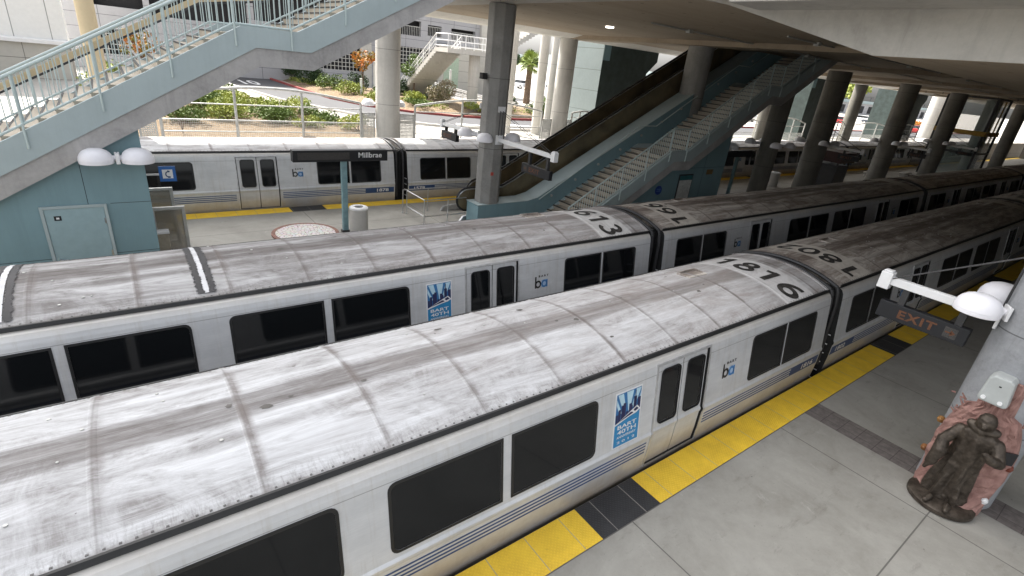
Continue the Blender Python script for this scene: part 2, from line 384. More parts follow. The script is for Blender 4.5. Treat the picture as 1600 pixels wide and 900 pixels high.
def put_text(mb, txt, fn, width=None, height=None, bold=0., mi=0, spacing=1.):
    "fn(u,v)->3D point, text centred at 0,0 and scaled to width/height"
    V, F, w0, h0 = text_tris(txt, 1, bold, spacing)
    sx = (width/w0) if width else (height/h0); sy = (height/h0) if height else sx
    mb.raw([fn(u*sx, v*sy) for u, v in V], F, mi)

def arc(cx, cy, rx, ry, a0, a1, n=22): return [(cx+rx*math.cos(R(a0+(a1-a0)*i/n)), cy+ry*math.sin(R(a0+(a1-a0)*i/n))) for i in range(n+1)]
GLY = {'0': [arc(.5, .7, .36, .6, 0, 360)], '1': [[(.56, 0), (.56, .35), (.56, .7), (.56, 1.05), (.56, 1.4)], [(.52, 1.25), (.36, 1.17), (.14, 1.12)]],
       '8': [arc(.5, 1.04, .27, .26, 0, 360), arc(.5, .39, .36, .30, 0, 360)], '6': [arc(.5, .44, .35, .35, 0, 360), arc(.74, .42, .60, .84, 180, 84, 14)],
       '3': [arc(.46, 1.02, .28, .28, 150, -90), arc(.46, .40, .37, .34, 90, -160)], '2': [arc(.48, .98, .34, .32, 165, -40)+[(.45, .42), (.12, .10)], [(.05, .10), (.5, .10), (.92, .10)]],
       'b': [[(.12, 0), (.12, .7), (.12, 1.4)], arc(.5, .45, .36, .36, 0, 360)], 'a': [arc(.46, .45, .36, .36, 0, 360), [(.84, 0), (.84, .45), (.84, .9)]]}
def stroke_glyph(mb, ch, fn, wd=.2, mi=0):
    for P in GLY[ch]:
        n = len(P); closed = (Vector(P[0])-Vector(P[-1])).length < 1e-4; L = []
        for i, p in enumerate(P):
            a = Vector(P[(i-1) % (n-1)] if closed else P[max(0, i-1)]); b = Vector(P[(i+1) % (n-1)] if closed else P[min(n-1, i+1)])
            d = (b-a).normalized(); nn = Vector((-d.y, d.x))*wd/2; L.append((Vector(p)+nn, Vector(p)-nn))
        for i in range(n-1):
            mb.face([fn(*L[i][0]), fn(*L[i+1][0]), fn(*L[i+1][1]), fn(*L[i][1])], mi)
# ------------------------------------------------------------------ setting: ground, track bed, platforms
struct(MB().raw([(-60, -14, -1.12), (300, -14, -1.12), (300, 20.75, -1.12), (-60, 20.75, -1.12)], [[0, 1, 2, 3]]).obj('track_bed', 'gravel'))
struct(MB().raw([(-3000, 21.15, 1.6), (3000, 21.15, 1.6), (3000, 5000, 1.6), (-3000, 5000, 1.6)], [[0, 1, 2, 3]]).obj('ground', 'ground'))
struct(MB().raw([(-3000, -3000, -1.9), (3000, -3000, -1.9), (3000, 20.95, -1.9), (-3000, 20.95, -1.9)], [[0, 1, 2, 3]]).obj('lower_ground', 'asphalt'))
r = tag(MB().box(-60, 300, 20.75, 21.15, -1.9, 1.64).obj('retaining_wall', 'conc_out'), 'low concrete retaining wall behind the far train', 'wall')
P1 = MB(); P1.box(-60, 160, -9, -.03, -1.1, -.12); P1.box(-60, 160, -9, 0, -.12, 0)
struct(P1.obj('near_platform', 'platform'))
P2 = MB(); P2.box(-60, 160, 7.80, 16.42, -1.1, -.12); P2.box(-60, 160, 7.77, 16.45, -.12, 0)
struct(P2.obj('island_platform', 'platform'))
def strip(y0, y1, blacks, name):
    mb = MB(); xs = sorted(blacks); x = -40.
    for b in xs+[160]:
        mb.raw([(x, y0, .005), (b, y0, .005), (b, y1, .005), (x, y1, .005)], [[0, 1, 2, 3]], 0)
        if b < 160: mb.raw([(b, y0, .005), (b+1.25, y0, .005), (b+1.25, y1, .005), (b, y1, .005)], [[0, 1, 2, 3]], 1)
        x = b+1.25
    o = mb.obj(name, ['yellow', 'black_tile']); return struct(o)
strip(-.605, -.005, [-29.6, -18.2, -7.6, 3.2, 14.4, 25.2, 36.4, 47.2, 58.4, 69.2, 80.4], 'near_platform_edge_strip')
strip(15.82, 16.44, [-29.4, -18.2, -7.35, 2.7, 14.6, 24.7, 36.6, 46.7, 58.6], 'far_island_edge_strip')
strip(7.78, 8.38, [-29, -18, -7, 4, 15, 26, 37, 48, 59], 'near_island_edge_strip')
struct(MB().raw([(-1.75, -9, .006), (-1.1, -9, .006), (-1.1, -.62, .006), (-1.75, -.62, .006)], [[0, 1, 2, 3]]).obj('paver_band', 'band'))
for y in (.06+.75, .06+2.2, 4.59+.75, 4.59+2.2, 16.53+.75, 16.53+2.2):
    struct(MB().box(-60, 160, y-.035, y+.035, -1.10, -.95).obj('rail', 'rust'))

# ------------------------------------------------------------------ rail cars
CL, CW = 21.4, 2.98
PROF = [(-.95, .38), (-.42, .12), (-.06, .02), (.30, 0.), (.62, 0.), (.66, -.014), (.70, -.014), (.74, .012), (1.80, .170), (1.88, .190), (1.95, .232), (1.99, .290)]
def py(z):
    for (z0, y0), (z1, y1) in zip(PROF[:-1], PROF[1:]):
        if z0 <= z <= z1: return y0+(y1-y0)*(z-z0)/(z1-z0)
    return PROF[-1][1]
def roofz(y):
    t = min(1, abs((y-CW/2)/(CW/2-.305))); return 2.035+.245*(1-t**2.1)
# layout measured from either end
SYM = dict(pair=(.60, 3.18), door=(4.60, 5.97), w2=(7.28, 8.80), w3=(8.93, 10.44))
DOORS = [SYM['door'], (CL-5.97, CL-4.60)]
def sidept(x, z, off, far): y = py(z)-off; return (x, CW-y, z) if far else (x, y, z)
def rrect(x0, x1, z0, z1, rl, rr):
    P = []
    for cx, cz, a0, r_ in ((x1, z0, -90, rr), (x1, z1, 0, rr), (x0, z1, 90, rl), (x0, z0, 180, rl)):
        sx = -1 if cx == x1 else 1; sz = 1 if cz == z0 else -1
        if r_ < .01: P.append((cx, cz)); continue
        for k in range(5):
            a = R(a0+90*k/4); P.append((cx+sx*r_+r_*math.cos(a), cz+sz*r_+r_*math.sin(a)))
    return P
def side_slab(mb, P, o0, o1, far, mi=0):
    n = len(P); V = [sidept(x, z, o0, far) for x, z in P]+[sidept(x, z, o1, far) for x, z in P]
    F = [list(range(n)), [i+n for i in range(n)][::-1]]+[[i, i+n, (i+1) % n+n, (i+1) % n] for i in range(n)]
    mb.raw(V, F, mi)
def side_frame(mb, P, Q, o, far, mi=0):
    n = len(P); V = [sidept(x, z, o, far) for x, z in P]+[sidept(x, z, o, far) for x, z in Q]+[sidept(x, z, 0, far) for x, z in P]
    F = [[i, (i+1) % n, (i+1) % n+n, i+n] for i in range(n)]+[[i, i+2*n, (i+1) % n+2*n, (i+1) % n] for i in range(n)]
    mb.raw(V, F, mi)
CACHE = {}
def car_meshes():
    C = CACHE
    mb = MB(); zs = [p[0] for p in PROF]; DZ0, DZ1 = 0.02, 1.86
    zs2 = sorted(set(zs+[DZ0, DZ1]))
    xs = [0, .02]+[v for d in DOORS for v in d]+[CL-.02, CL]; xs = sorted(xs)
    for far in (False, True):
        for x0, x1 in zip(xs[:-1], xs[1:]):
            isd = any(abs(x0-d[0]) < 1e-6 for d in DOORS)
            for z0, z1 in zip(zs2[:-1], zs2[1:]):
                if isd and z0 >= DZ0-1e-6 and z1 <= DZ1+1e-6:
                    continue
                mb.raw([sidept(x0, z0, 0, far), sidept(x1, z0, 0, far), sidept(x1, z1, 0, far), sidept(x0, z1, 0, far)], [[0, 1, 2, 3]])
        for d in DOORS:   # door pocket
            zz = [z for z in zs2 if DZ0-1e-6 <= z <= DZ1+1e-6]
            for x in d:
                for z0, z1 in zip(zz[:-1], zz[1:]):
                    mb.raw([sidept(x, z0, 0, far), sidept(x, z1, 0, far), sidept(x, z1, -.07, far), sidept(x, z0, -.07, far)], [[0, 1, 2, 3]], 1)
            mb.raw([sidept(d[0], DZ1, 0, far), sidept(d[1], DZ1, 0, far), sidept(d[1], DZ1, -.07, far), sidept(d[0], DZ1, -.07, far)], [[0, 1, 2, 3]], 1)
            mb.raw([sidept(d[0], DZ0, 0, far), sidept(d[1], DZ0, 0, far), sidept(d[1], DZ0, -.25, far), sidept(d[0], DZ0, -.25, far)], [[0, 1, 2, 3]], 1)
            for z0, z1 in zip(zz[:-1], zz[1:]):
                mb.raw([sidept(d[0], z0, -.066, far), sidept(d[1], z0, -.066, far), sidept(d[1], z1, -.066, far), sidept(d[0], z1, -.066, far)], [[0, 1, 2, 3]], 1)
    for x in (0., CL):   # end walls
        ring = [(y, z) for z, y in PROF]+[(CW-y, z) for z, y in PROF[::-1]]
        mb.raw([(x, y, z) for y, z in ring], [list(range(len(ring)))], 1)
    mb.raw([(0, .38, -.95), (CL, .38, -.95), (CL, CW-.38, -.95), (0, CW-.38, -.95)], [[0, 1, 2, 3]], 1)
    mb.raw([(0, .29, 1.99), (CL, .29, 1.99), (CL, CW-.29, 1.99), (0, CW-.29, 1.99)], [[0, 1, 2, 3]], 1)
    C['body'] = mb.mesh('body', ['body', 'under'], smooth=True)
    # gutter strip
    mb = MB()
    for s in (0, 1):
        q = [(.280, 1.985), (.318, 1.985), (.318, 2.05), (.292, 2.048), (.262, 2.0)]
        q = [((CW-y) if s else y, z) for y, z in q]; mb.prism(q, 'x', .01, CL-.01)
    C['gutter'] = mb.mesh('gutter', 'rubber')
    # roof skin with ribs, bolts and vents
    for nm, mt in (('roof', 'roof'), ('roof_grey', 'roof_grey'), ('roof_brown', 'roof_brown')):
        mb = MB(); ny = 26; ys = [.300+(CW-.60)*i/ny for i in range(ny+1)]
        xs_ = np.linspace(0, CL, 60)
        V = []; F = []
        for i, x in enumerate(xs_):
            for y in ys: V.append((x, y, roofz(y)))
        n = ny+1
        for i in range(len(xs_)-1):
            for j in range(ny): F.append([i*n+j, i*n+j+1, (i+1)*n+j+1, (i+1)*n+j])
        mb.raw(V, F)
        for x in (0, CL):
            mb.raw([(x, y, roofz(y)) for y in ys]+[(x, ys[-1], 1.99), (x, ys[0], 1.99)], [list(range(n+2))])
        for k in range(1, 18):
            x = k*1.23-.0
            if x > CL-.3: break
            V = []; F = []
            for y in ys:
                z = roofz(y); V += [(x-.05, y, z-.002), (x-.018, y, z+.007), (x+.018, y, z+.007), (x+.05, y, z-.002)]
            for j in range(ny):
                for q in range(3): F.append([j*4+q, j*4+q+1, j*4+q+5, j*4+q+4])
            mb.raw(V, F)
        # end rim
        for x0, x1 in ((.0, .07), (CL-.07, CL)):
            V = []; F = []
            for y in ys:
                z = roofz(y); V += [(x0, y, z-.002), (x0, y, z+.02), (x1, y, z+.02), (x1, y, z-.002)]
            for j in range(ny):
                for q in range(3): F.append([j*4+q, j*4+q+1, j*4+q+5, j*4+q+4])
            mb.raw(V, F)
        base_v, base_f = mb.v, mb.f
        for v_ in range(3):      # bolts, rivets and bare patches belong to the roof skin
          rs = random.Random(3+v_); mb = MB(); mb.raw(base_v, base_f)
          for k in range(42):
            x = rs.uniform(.6, CL-2.6); y = rs.uniform(.5, CW-.5); r_ = rs.choice([.012, .016, .02])
            mb.tube((x, y, roofz(y)-.002), (x, y, roofz(y)+.010), r_, 6, mi=1)
          for k in range(20):
            x = rs.uniform(.6, CL-2.6); y = rs.choice([rs.uniform(.6, CW-.5), rs.uniform(1.3, 2.3)]); a = rs.uniform(.025, .075); e = rs.uniform(.4, .9)
            n = 11; mb.face([(x+a*math.cos(2*math.pi*i/n)*rs.uniform(.6, 1.2), y+a*e*math.sin(2*math.pi*i/n)*rs.uniform(.6, 1.2), roofz(y+a*e*math.sin(2*math.pi*i/n))+.005) for i in range(n)], 2)
          for s in (0, 1):
            y = .345 if not s else CW-.345
            for k in range(200):
                x = .08+k*.107
                mb.box(x, x+.022, y-.009, y+.009, roofz(y)-.004, roofz(y)+.004, 3)
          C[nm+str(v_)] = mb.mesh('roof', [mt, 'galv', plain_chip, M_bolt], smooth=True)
    # windows: pane and gasket
    def win(x0, x1, rl, rr, far):
        mb = MB(); z0, z1 = .80, 1.72
        P = rrect(x0, x1, z0, z1, rl, rr); q = .035; Q = rrect(x0+q, x1-q, z0+q, z1-q, max(0, rl-.02), max(0, rr-.02))
        if rl < .01 or rr < .01:
            pass
        side_frame(mb, P, Q, .010, far, 0); g = MB(); side_slab(g, Q, .004, -.01, far)
        return mb.mesh('window', 'rubber'), g.mesh('pane', 'glass')
    W = []
    for far in (False, True):
        for m_ in (0, 1):
            def X(a, b): return (CL-b, CL-a) if m_ else (a, b)
            a, b = SYM['pair']; md = (a+b)/2-.0
            for (u0, u1, el) in ((a, md-.035, 1), (md+.035, b, 0)):
                x0, x1 = X(u0, u1); out_is_low = (el == 1) != bool(m_)
                W.append(win(x0, x1, .09 if out_is_low else 0, 0 if out_is_low else .09, far))
            for key, outer_low in (('w2', 1), ('w3', 0)):
                x0, x1 = X(*SYM[key]); ol = bool(outer_low) != bool(m_)
                W.append(win(x0, x1, .10 if ol else 0, 0 if ol else .10, far))
    C['windows'] = W
    D = []
    for far in (False, True):
        for d in DOORS:
            mid = (d[0]+d[1])/2
            for x0, x1 in ((d[0]+.03, mid-.012), (mid+.012, d[1]-.03)):
                mb = MB(); zz = [.03]+[z for z in zs if .03 < z < 1.84]+[1.84]
                for z0, z1 in zip(zz[:-1], zz[1:]):
                    mb.raw([sidept(x0, z0, -.03, far), sidept(x1, z0, -.03, far), sidept(x1, z1, -.03, far), sidept(x0, z1, -.03, far)], [[0, 1, 2, 3]])
                for x in (x0, x1):
                    for z0, z1 in zip(zz[:-1], zz[1:]):
                        mb.raw([sidept(x, z0, -.03, far), sidept(x, z0, -.06, far), sidept(x, z1, -.06, far), sidept(x, z1, -.03, far)], [[0, 1, 2, 3]])
                g = MB(); P = rrect(x0+.10, x1-.07, .80, 1.765, .08, .08); Q = rrect(x0+.125, x1-.095, .825, 1.74, .06, .06)
                fr = MB(); side_frame(fr, P, Q, -.022, far); side_slab(g, Q, -.026, -.035, far)
                g2 = MB(); g2.raw(fr.v, fr.f, 0); g2.raw(g.v, g.f, 1)
                D.append((mb.mesh('door', 'body', smooth=True), g2.mesh('door_window', ['rubber', 'glass'])))
    C['doors'] = D
    # bright door surround
    C['door_frame'] = []
    for far in (False, True):
        for d in DOORS:
            mb = MB()
            for x0, x1, z0, z1 in ((d[0]-.035, d[0], .0, 1.90), (d[1], d[1]+.035, .0, 1.90), (d[0], d[1], 1.86, 1.90)):
                zc = [z0]+[z for z in zs if z0 < z < z1]+[z1]
                for a, b in zip(zc[:-1], zc[1:]): side_slab(mb, [(x0, a), (x1, a), (x1, b), (x0, b)], .012, -.005, far)
            C['door_frame'].append(mb.mesh('door_frame', 'alu'))
    # stripes
    mb = MB(); segs = [(1.3, 4.50), (6.07, CL-6.07), (CL-4.50, CL-1.3)]
    for far in (False, True):
        for x0, x1 in segs:
            for k in range(4):
                z0 = .345+k*.064; side_slab(mb, [(x0, z0), (x1, z0), (x1, z0+.026), (x0, z0+.026)], .004, 0, far)
        for x0, x1 in ((.05, 1.3), (CL-1.3, CL-.05)):
            side_slab(mb, [(x0, .345), (x1, .345), (x1, .563), (x0, .563)], .004, 0, far)
    C['stripe'] = mb.mesh('stripe', 'blue')
    # end steps, diaphragm
    mb = MB()
    for x, s in ((0, -1), (CL, 1)):
        for y in (.20, CW-.20):
            for k in range(6):
                z = -.35+k*.24; mb.tube((x+s*.035, y-.10, z), (x+s*.035, y+.10, z), .014, 6)
    C['end_steps'] = mb.mesh('end_steps', 'white')
    mb = MB()
    for k in range(7):
        x = CL+.02+k*.082; a = .45+.06*(k % 2)
        mb.box(x, x+.08, a, CW-a, -.5, 1.98-.05*(k % 2))
    C['bellows'] = mb.mesh('gangway_bellows', 'under')
    mb = MB()
    for x in (CL+.13, CL+.44):
        pts = [(x, .30+(CW-.6)*t/12, roofz(.33+(CW-.66)*t/12)-.02) for t in range(13)]
        pts = [(x, .12, .1), (x, .20, 1.6), (x, .25, 1.92)]+pts+[(x, CW-.25, 1.92), (x, CW-.2, 1.6)]
        mb.path(pts, .045, 8)
    C['end_hoop'] = mb.mesh('end_hoop', 'darkmetal', smooth=True)
    C['bogies'] = []
    for k in (3.2, CL-3.2):
        mb = MB()
        for wx in (-1.1, 1.1):
            for y in (.6, CW-.6):
                mb.tube((k+wx, y-.07, -.6), (k+wx, y+.07, -.6), .38, 20)
        mb.box(k-1.6, k+1.6, .5, .62, -.75, -.45); mb.box(k-1.6, k+1.6, CW-.62, CW-.5, -.75, -.45); mb.box(k-1.2, k+1.2, .55, CW-.55, -.7, -.5)
        C['bogies'].append(mb.mesh('bogie', 'under'))
    mb = MB()
    for a, b in ((6.5, 9.5), (10.5, 14.5)): mb.box(a, b, .35, CW-.35, -.96, -.5)
    mb.box(9.4, 10.6, .9, CW-.9, -.8, -.6); C['gear'] = mb.mesh('underfloor_box', 'under')
    # logo: two letters and four tiny ones
    for key in ('logo_b', 'logo_a', 'logo_t'): pass
    for idx, xc in enumerate((SYM['pair'][1]+.72, CL-SYM['pair'][1]-.72)):
        b = MB()
        f = lambda u, v, xx=0: sidept(xc+xx+u, 1.245+v, .006, False)
        stroke_glyph(b, 'b', lambda u, v: sidept(xc-.20+u*.20, 1.12+v*.20, .006, False), .22, 0)
        stroke_glyph(b, 'a', lambda u, v: sidept(xc-.005+u*.20, 1.12+v*.20, .008, False), .22, 1)
        b.face([sidept(xc+.0, 1.125, .0045, False), sidept(xc+.19, 1.125, .0045, False), sidept(xc+.19, 1.305, .0045, False), sidept(xc+.0, 1.305, .0045, False)], 2)
        put_text(b, 'BART', lambda u, v: sidept(xc+.06+u, 1.40+v, .006, False), .30, .05, .04, 0, spacing=1.6)
        C['logo%d' % idx] = b.mesh('logo', ['blacknum', M_logo_blue, M_logo_pale])
    # roof hatch
    C['hatch'] = []
    for xc in (2.9, CL-2.9):
        mb = MB(); y0, y1 = 1.75, 2.05
        mb.raw([(xc-.28, y0, roofz(y0)+.006), (xc+.28, y0, roofz(y0)+.006), (xc+.28, y1, roofz(y1)+.006), (xc-.28, y1, roofz(y1)+.006)], [[0, 1, 2, 3]])
        for a, b, c, d in ((xc-.3, xc+.3, y0-.02, y0), (xc-.3, xc+.3, y1, y1+.02), (xc-.3, xc-.28, y0, y1), (xc+.28, xc+.3, y0, y1)):
            mb.box(a, b, c, d, roofz(y1)-.03, roofz(y0)+.014)
        C['hatch'].append(mb.mesh('roof_hatch', 'roof_brown'))
M['dullwhite'] = plain('dull_white_paint', (.64, .64, .65), .6, nz=.12, sc=4)
plain_sealant = plain('black_sealant', (.05, .048, .05), .7)
M_bolt = plain('dull_edge_bolt', (.13, .125, .12), .7)
plain_chip = plain('bare_patch', (.13, .12, .11), .8)
M_logo_pale = plain('logo_pale_blue', (.40, .55, .75), .5)
M_logo_blue = plain('logo_blue', (.07, .22, .48), .5)
car_meshes()
M['poster_blue'] = plain('poster_bright_blue', (.02, .24, .50), .45, nz=.03)
M['poster_sky'] = plain('poster_mid_blue', (.03, .17, .40), .45, nz=.05)
M['poster_ray'] = plain('poster_pale_ray', (.50, .70, .80), .45, nz=.05)
M['poster_navy'] = plain('poster_navy', (.015, .02, .09), .45, nz=.05)
M['silver'] = plain('grey_tape', (.55, .55, .55), .6)
def roof_number(mb, txt, right_end):
    sx = 1 if right_end else -1
    base = CL-1.22 if right_end else 1.12
    # digits read towards the near side on the right end (up = +X) and the other way round on the left end
    n = len(txt); pitch = .525; gw, gh = .47, .70
    for k, ch in enumerate(txt):
        c = (k-(n-1)/2)*pitch
        def fn(u, v):
            y = 1.37-(c+(u-.5)*gw) if right_end else 1.37+(c+(u-.5)*gw)
            x = base+(v/1.4-.5)*gh if right_end else base-(v/1.4-.5)*gh
            return (x, y, roofz(y)+.009)
        dm = MB(); stroke_glyph(dm, ch, fn, .26); mb.append(dm)
_carn = [0]
def rail_car(x, y, label, left_no=None, right_no=None, brown=False, side_l=None, side_r=None, poster=False, tape=False, link_right=True):
    C = CACHE; t = thing('rail_car', label, 'rail car', (x, y, 0), group='silver commuter rail cars'); i = _carn[0]; _carn[0] += 1
    link('body', C['body'], t); link('gutter', C['gutter'], t)
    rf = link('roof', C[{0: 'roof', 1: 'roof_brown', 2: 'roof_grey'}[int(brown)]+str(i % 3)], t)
    if brown == 1: rf['label'] = 'roof streaked with rust brown grime'
    [link('roof_hatch', h_, rf) for h_ in C['hatch']]
    for a, b in C['windows']: o = link('window', a, t); link('pane', b, o)
    for a, b in C['doors']: o = link('door', a, t); link('door_window', b, o)
    [link('door_frame', q_, t) for q_ in C['door_frame']]; link('stripe', C['stripe'], t); link('end_steps', C['end_steps'], t); [link('bogie', b_, t) for b_ in C['bogies']]; link('underfloor_box', C['gear'], t)
    for k in (0, 1): link('logo', C['logo%d' % k], t)
    if link_right: link('gangway_bellows', C['bellows'], t); link('end_hoop', C['end_hoop'], t)
    if left_no or right_no:
        digits = []
        if left_no: roof_number(digits, left_no, False)
        if right_no: roof_number(digits, right_no, True)
        for dm in digits: dm.obj('roof_digit', 'blacknum', rf)
    mb = MB()
    for s, xc in ((side_l, .55), (side_r, CL-.55)):
        if s: put_text(mb, s, lambda u, v: sidept(xc+u, .455+v, .010, False), .52, .13, .03)
    if mb.v: mb.obj('fleet_number', 'white', t)
    if poster:
        x0, x1 = CL-6.92, CL-6.33
        p = MB(); side_slab(p, [(x0, .76), (x1, .76), (x1, 1.68), (x0, 1.68)], .005, 0, False, 0)
        q = lambda u, v, o=.008: sidept(x0+(x1-x0)*u, .76+.92*v, o, False)
        def poly(pts, mi, o=.008): p.face([q(u, v, o) for u, v in pts], mi)
        poly([(.04, .02), (.96, .02), (.96, .56), (.04, .42)], 1)
        poly([(.04, .45), (.96, .60), (.96, .98), (.04, .98)], 2, .0075)
        for pts in ([(.30, .66), (.40, .68), (.28, .97), (.08, .97)], [(.50, .62), (.56, .62), (.66, .97), (.40, .97)], [(.62, .66), (.74, .66), (.95, .97), (.76, .97)],
                    [(.16, .62), (.26, .62), (.05, .9), (.05, .8)], [(.84, .66), (.94, .74), (.95, .88), (.95, .9)]): poly(pts, 3, .009)
        for a, b, h in ((.05, .12, .62), (.13, .22, .70), (.24, .32, .76), (.30, .40, .79), (.42, .50, .62), (.52, .62, .74), (.60, .66, .70), (.69, .80, .84), (.73, .76, .95), (.84, .95, .80)):
            poly([(a, .45+a*.14), (b, .45+b*.14), (b, h), (a, h)], 4, .0105)
        poly([(.05, .45), (.60, .60), (.84, .66), (.96, .58), (.84, .53), (.5, .50)], 0, .012)
        poly([(.14, .475), (.60, .58), (.66, .57), (.70, .545)], 4, .0135); poly([(.70, .60), (.82, .635), (.90, .585), (.76, .56)], 4, .0135)
        f = lambda cu, cv: (lambda u, v: q(cu+u/(x1-x0), cv+v/.92+u*.0, .011))
        put_text(p, 'BART', f(.5, .372), .42, .068, .02, 0)
        put_text(p, '40TH', f(.5, .275), .42, .068, .02, 0)
        put_text(p, 'ANNIVERSARY', f(.5, .185), .43, .042, .015, 0)
        put_text(p, '2 0 1 2', f(.5, .09), .40, .04, .015, 0)
        o = p.obj('anniversary_poster', ['white', 'poster_blue', 'poster_sky', 'poster_ray', 'poster_navy'], t); o['label'] = 'blue and white skyline poster reading BART 40th Anniversary 2012'
    if tape:
        rs = random.Random(5)
        for xc in (CL/2+.06, CL/2-2.35):
            mb = MB()
            ys = [.40+.02*k for k in range(int((CW-.8)/.02)+1)]
            for off, wd, mi in ((-.105, .045, 1), (.07, .045, 1), (-.02, .038, 0)):
                e = [(rs.uniform(-.02, .02), rs.uniform(-.02, .02)) for _ in ys] if mi else [(0, 0)]*len(ys)
                for k in range(len(ys)-1):
                    mb.face([(xc+off-wd+e[k][0], ys[k], roofz(ys[k])+.016+.001*mi), (xc+off+wd+e[k][1], ys[k], roofz(ys[k])+.016+.001*mi),
                             (xc+off+wd+e[k+1][1], ys[k+1], roofz(ys[k+1])+.016+.001*mi), (xc+off-wd+e[k+1][0], ys[k+1], roofz(ys[k+1])+.016+.001*mi)], mi)
            mb.obj('roof_seam_sealant', ['dullwhite', plain_sealant], rf)
    return t
Y1, Y2, Y3 = .063, 4.593, 16.53
PT = CL+.60
# near train
rail_car(-CL, Y1, 'nearest silver rail car with 1816 on its whitish roof, beside the near yellow strip', None, '1816', False, None, '1816', poster=True)
rail_car(.60, Y1, 'brown stained rail car numbered 1802, coupled ahead of the nearest car', '1802', None, True, '1802')
rail_car(.60+PT, Y1, 'third car of the nearest train, in shade past the brown car 1802', None, None, True)
rail_car(.60+2*PT, Y1, 'farthest visible car of the nearest train, dark at the right edge', None, None, True)
# middle train
rail_car(-.73-CL, Y2, 'rail car numbered 1613 in the middle train with two black sealed seams on its roof', None, '1613', 2, None, '1613', poster=True, tape=True)
rail_car(-.73+.60, Y2, 'rail car numbered 1661 in the middle train beneath the deck', '1661', None, True, '1661')
rail_car(-.73+.60+PT, Y2, 'middle train car in deep shade behind car 1661', None, None, True)
rail_car(-.73+.60+2*PT, Y2, 'middle train car second behind car 1661, near the right edge', None, None, True)
rail_car(-.73+.60+3*PT, Y2, 'last middle train car seen small at the far right', None, None, True)
# far train
X3 = -2.98
rail_car(X3-CL, Y3, 'far train car behind the Millbrae sign, roof in bright sun', None, None, False, None, '1878')
rail_car(X3+.60, Y3, 'far train car passing behind the octagonal column and escalator', None, None, False, '1579')
rail_car(X3+.60+PT, Y3, 'far train car seen in shade under the deck, right of the stairs', None, None, False)
rail_car(X3+.60+2*PT, Y3, 'far train car with sunlit white roof seen between shaded columns', None, None, False)
rail_car(X3+.60+3*PT, Y3, 'far train car farthest away at the right, mostly hidden by columns', None, None, False)

# ------------------------------------------------------------------ concourse deck and columns
Z_S = 7.65
t = thing('concourse_deck', 'broad concrete deck spanning the tracks with a deep sloping edge beam', 'deck', (-1.5, 0, 7.5))
mb = MB()   # profile in (y,z), local
prof = [(-16, -.82), (.75, -.82), (3.9, .02), (4.6, .15), (21.6, .15), (21.6, .55), (21.3, .55), (21.3, 1.1), (-16, 1.1)]
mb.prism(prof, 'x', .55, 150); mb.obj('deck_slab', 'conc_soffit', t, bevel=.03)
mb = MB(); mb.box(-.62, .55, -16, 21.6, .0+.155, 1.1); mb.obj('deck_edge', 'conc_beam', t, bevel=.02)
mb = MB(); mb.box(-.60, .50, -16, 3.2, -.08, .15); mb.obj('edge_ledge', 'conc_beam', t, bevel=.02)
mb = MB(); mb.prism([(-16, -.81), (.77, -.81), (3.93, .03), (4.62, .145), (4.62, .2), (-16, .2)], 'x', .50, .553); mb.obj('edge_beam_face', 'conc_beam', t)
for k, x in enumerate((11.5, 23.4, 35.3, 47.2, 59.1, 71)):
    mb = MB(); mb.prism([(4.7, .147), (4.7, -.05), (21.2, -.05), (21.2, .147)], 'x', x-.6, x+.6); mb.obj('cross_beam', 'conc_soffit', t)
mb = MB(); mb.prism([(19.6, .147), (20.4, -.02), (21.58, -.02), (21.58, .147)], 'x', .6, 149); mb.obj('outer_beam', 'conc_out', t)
mb = MB(); mb.lathe([(.0, 0), (.17, 0), (.17, .06), (0, .06)], (4.87+1.5, 13.18, .10), 20)
mL = NT('lit_ceiling_lens').set('Base Color', (.9, .9, .85)).set('Emission Color', (1, .95, .85)).set('Emission Strength', 2.5).m
tag(MB().lathe([(0, 0), (.17, 0), (.17, .05), (0, .05)], (0, 0, 0), 20).obj('ceiling_light', mL, loc=(4.87, 13.18, 7.598)), 'small lit round lamp set in the concrete deck ceiling', 'lamp')
# added slab out of view, blocks direct sun on the left part
struct(MB().box(-10, 11, -10.5, 11.6, 0, .5).obj('sun_block_slab', 'conc_out', loc=(-14, 28, 35)))
struct(MB().box(108, 109, -9.2, 16.2, -1.8, 6.9).obj('light_block_end', 'conc_dark'))  # added wall, closes the far end to darken the right
r = tag(MB().box(.5, 150, -9.6, -9.2, -1.8, 6.82).obj('light_block_wall', 'conc_dark'), 'added concrete wall behind the near platform to block light', 'wall')  # added out of view to keep side light from under the deck

for y, x0, x1, lb in ((9.4, 3, 60, 'thin metal conduit running along the deck ceiling above the stairs'), (6.2, 6, 70, 'thin metal conduit along the deck ceiling above the middle train')):
    t = thing('conduit', lb, 'pipe', (x0, y, 7.60), group='conduits on the deck ceiling')
    MB().tube((0, 0, 0), (x1-x0, 0, 0), .03, 8).obj('pipe', 'galv', t, True)
    for k in range(3): MB().box(k*9+2, k*9+2.2, -.09, .09, -.08, .045).obj('junction_box', 'galv', t, bevel=.01)
def octo(r_): return [(r_*math.cos(R(22.5+45*i)), r_*math.sin(R(22.5+45*i))) for i in range(8)]
def column(x, y, z0, z1, r_, mat, label, oct_=False, n=28, grp='concrete columns holding up the deck', cap=None):
    mb = MB()
    if oct_: mb.prism(octo(r_), 'z', 0, z1-z0)
    else: mb.lathe([(r_, 0), (r_, z1-z0)], n=n)
    o = mb.obj('column', mat, smooth=not oct_, loc=(x, y, z0), bevel=.02 if oct_ else 0)
    return tag(o, label, 'column', grp)
column(-1.02, 12.46, .885, 7.64, .475, 'conc_col', 'octagonal grey column standing on the pale blue ledge beside the escalator foot', True)
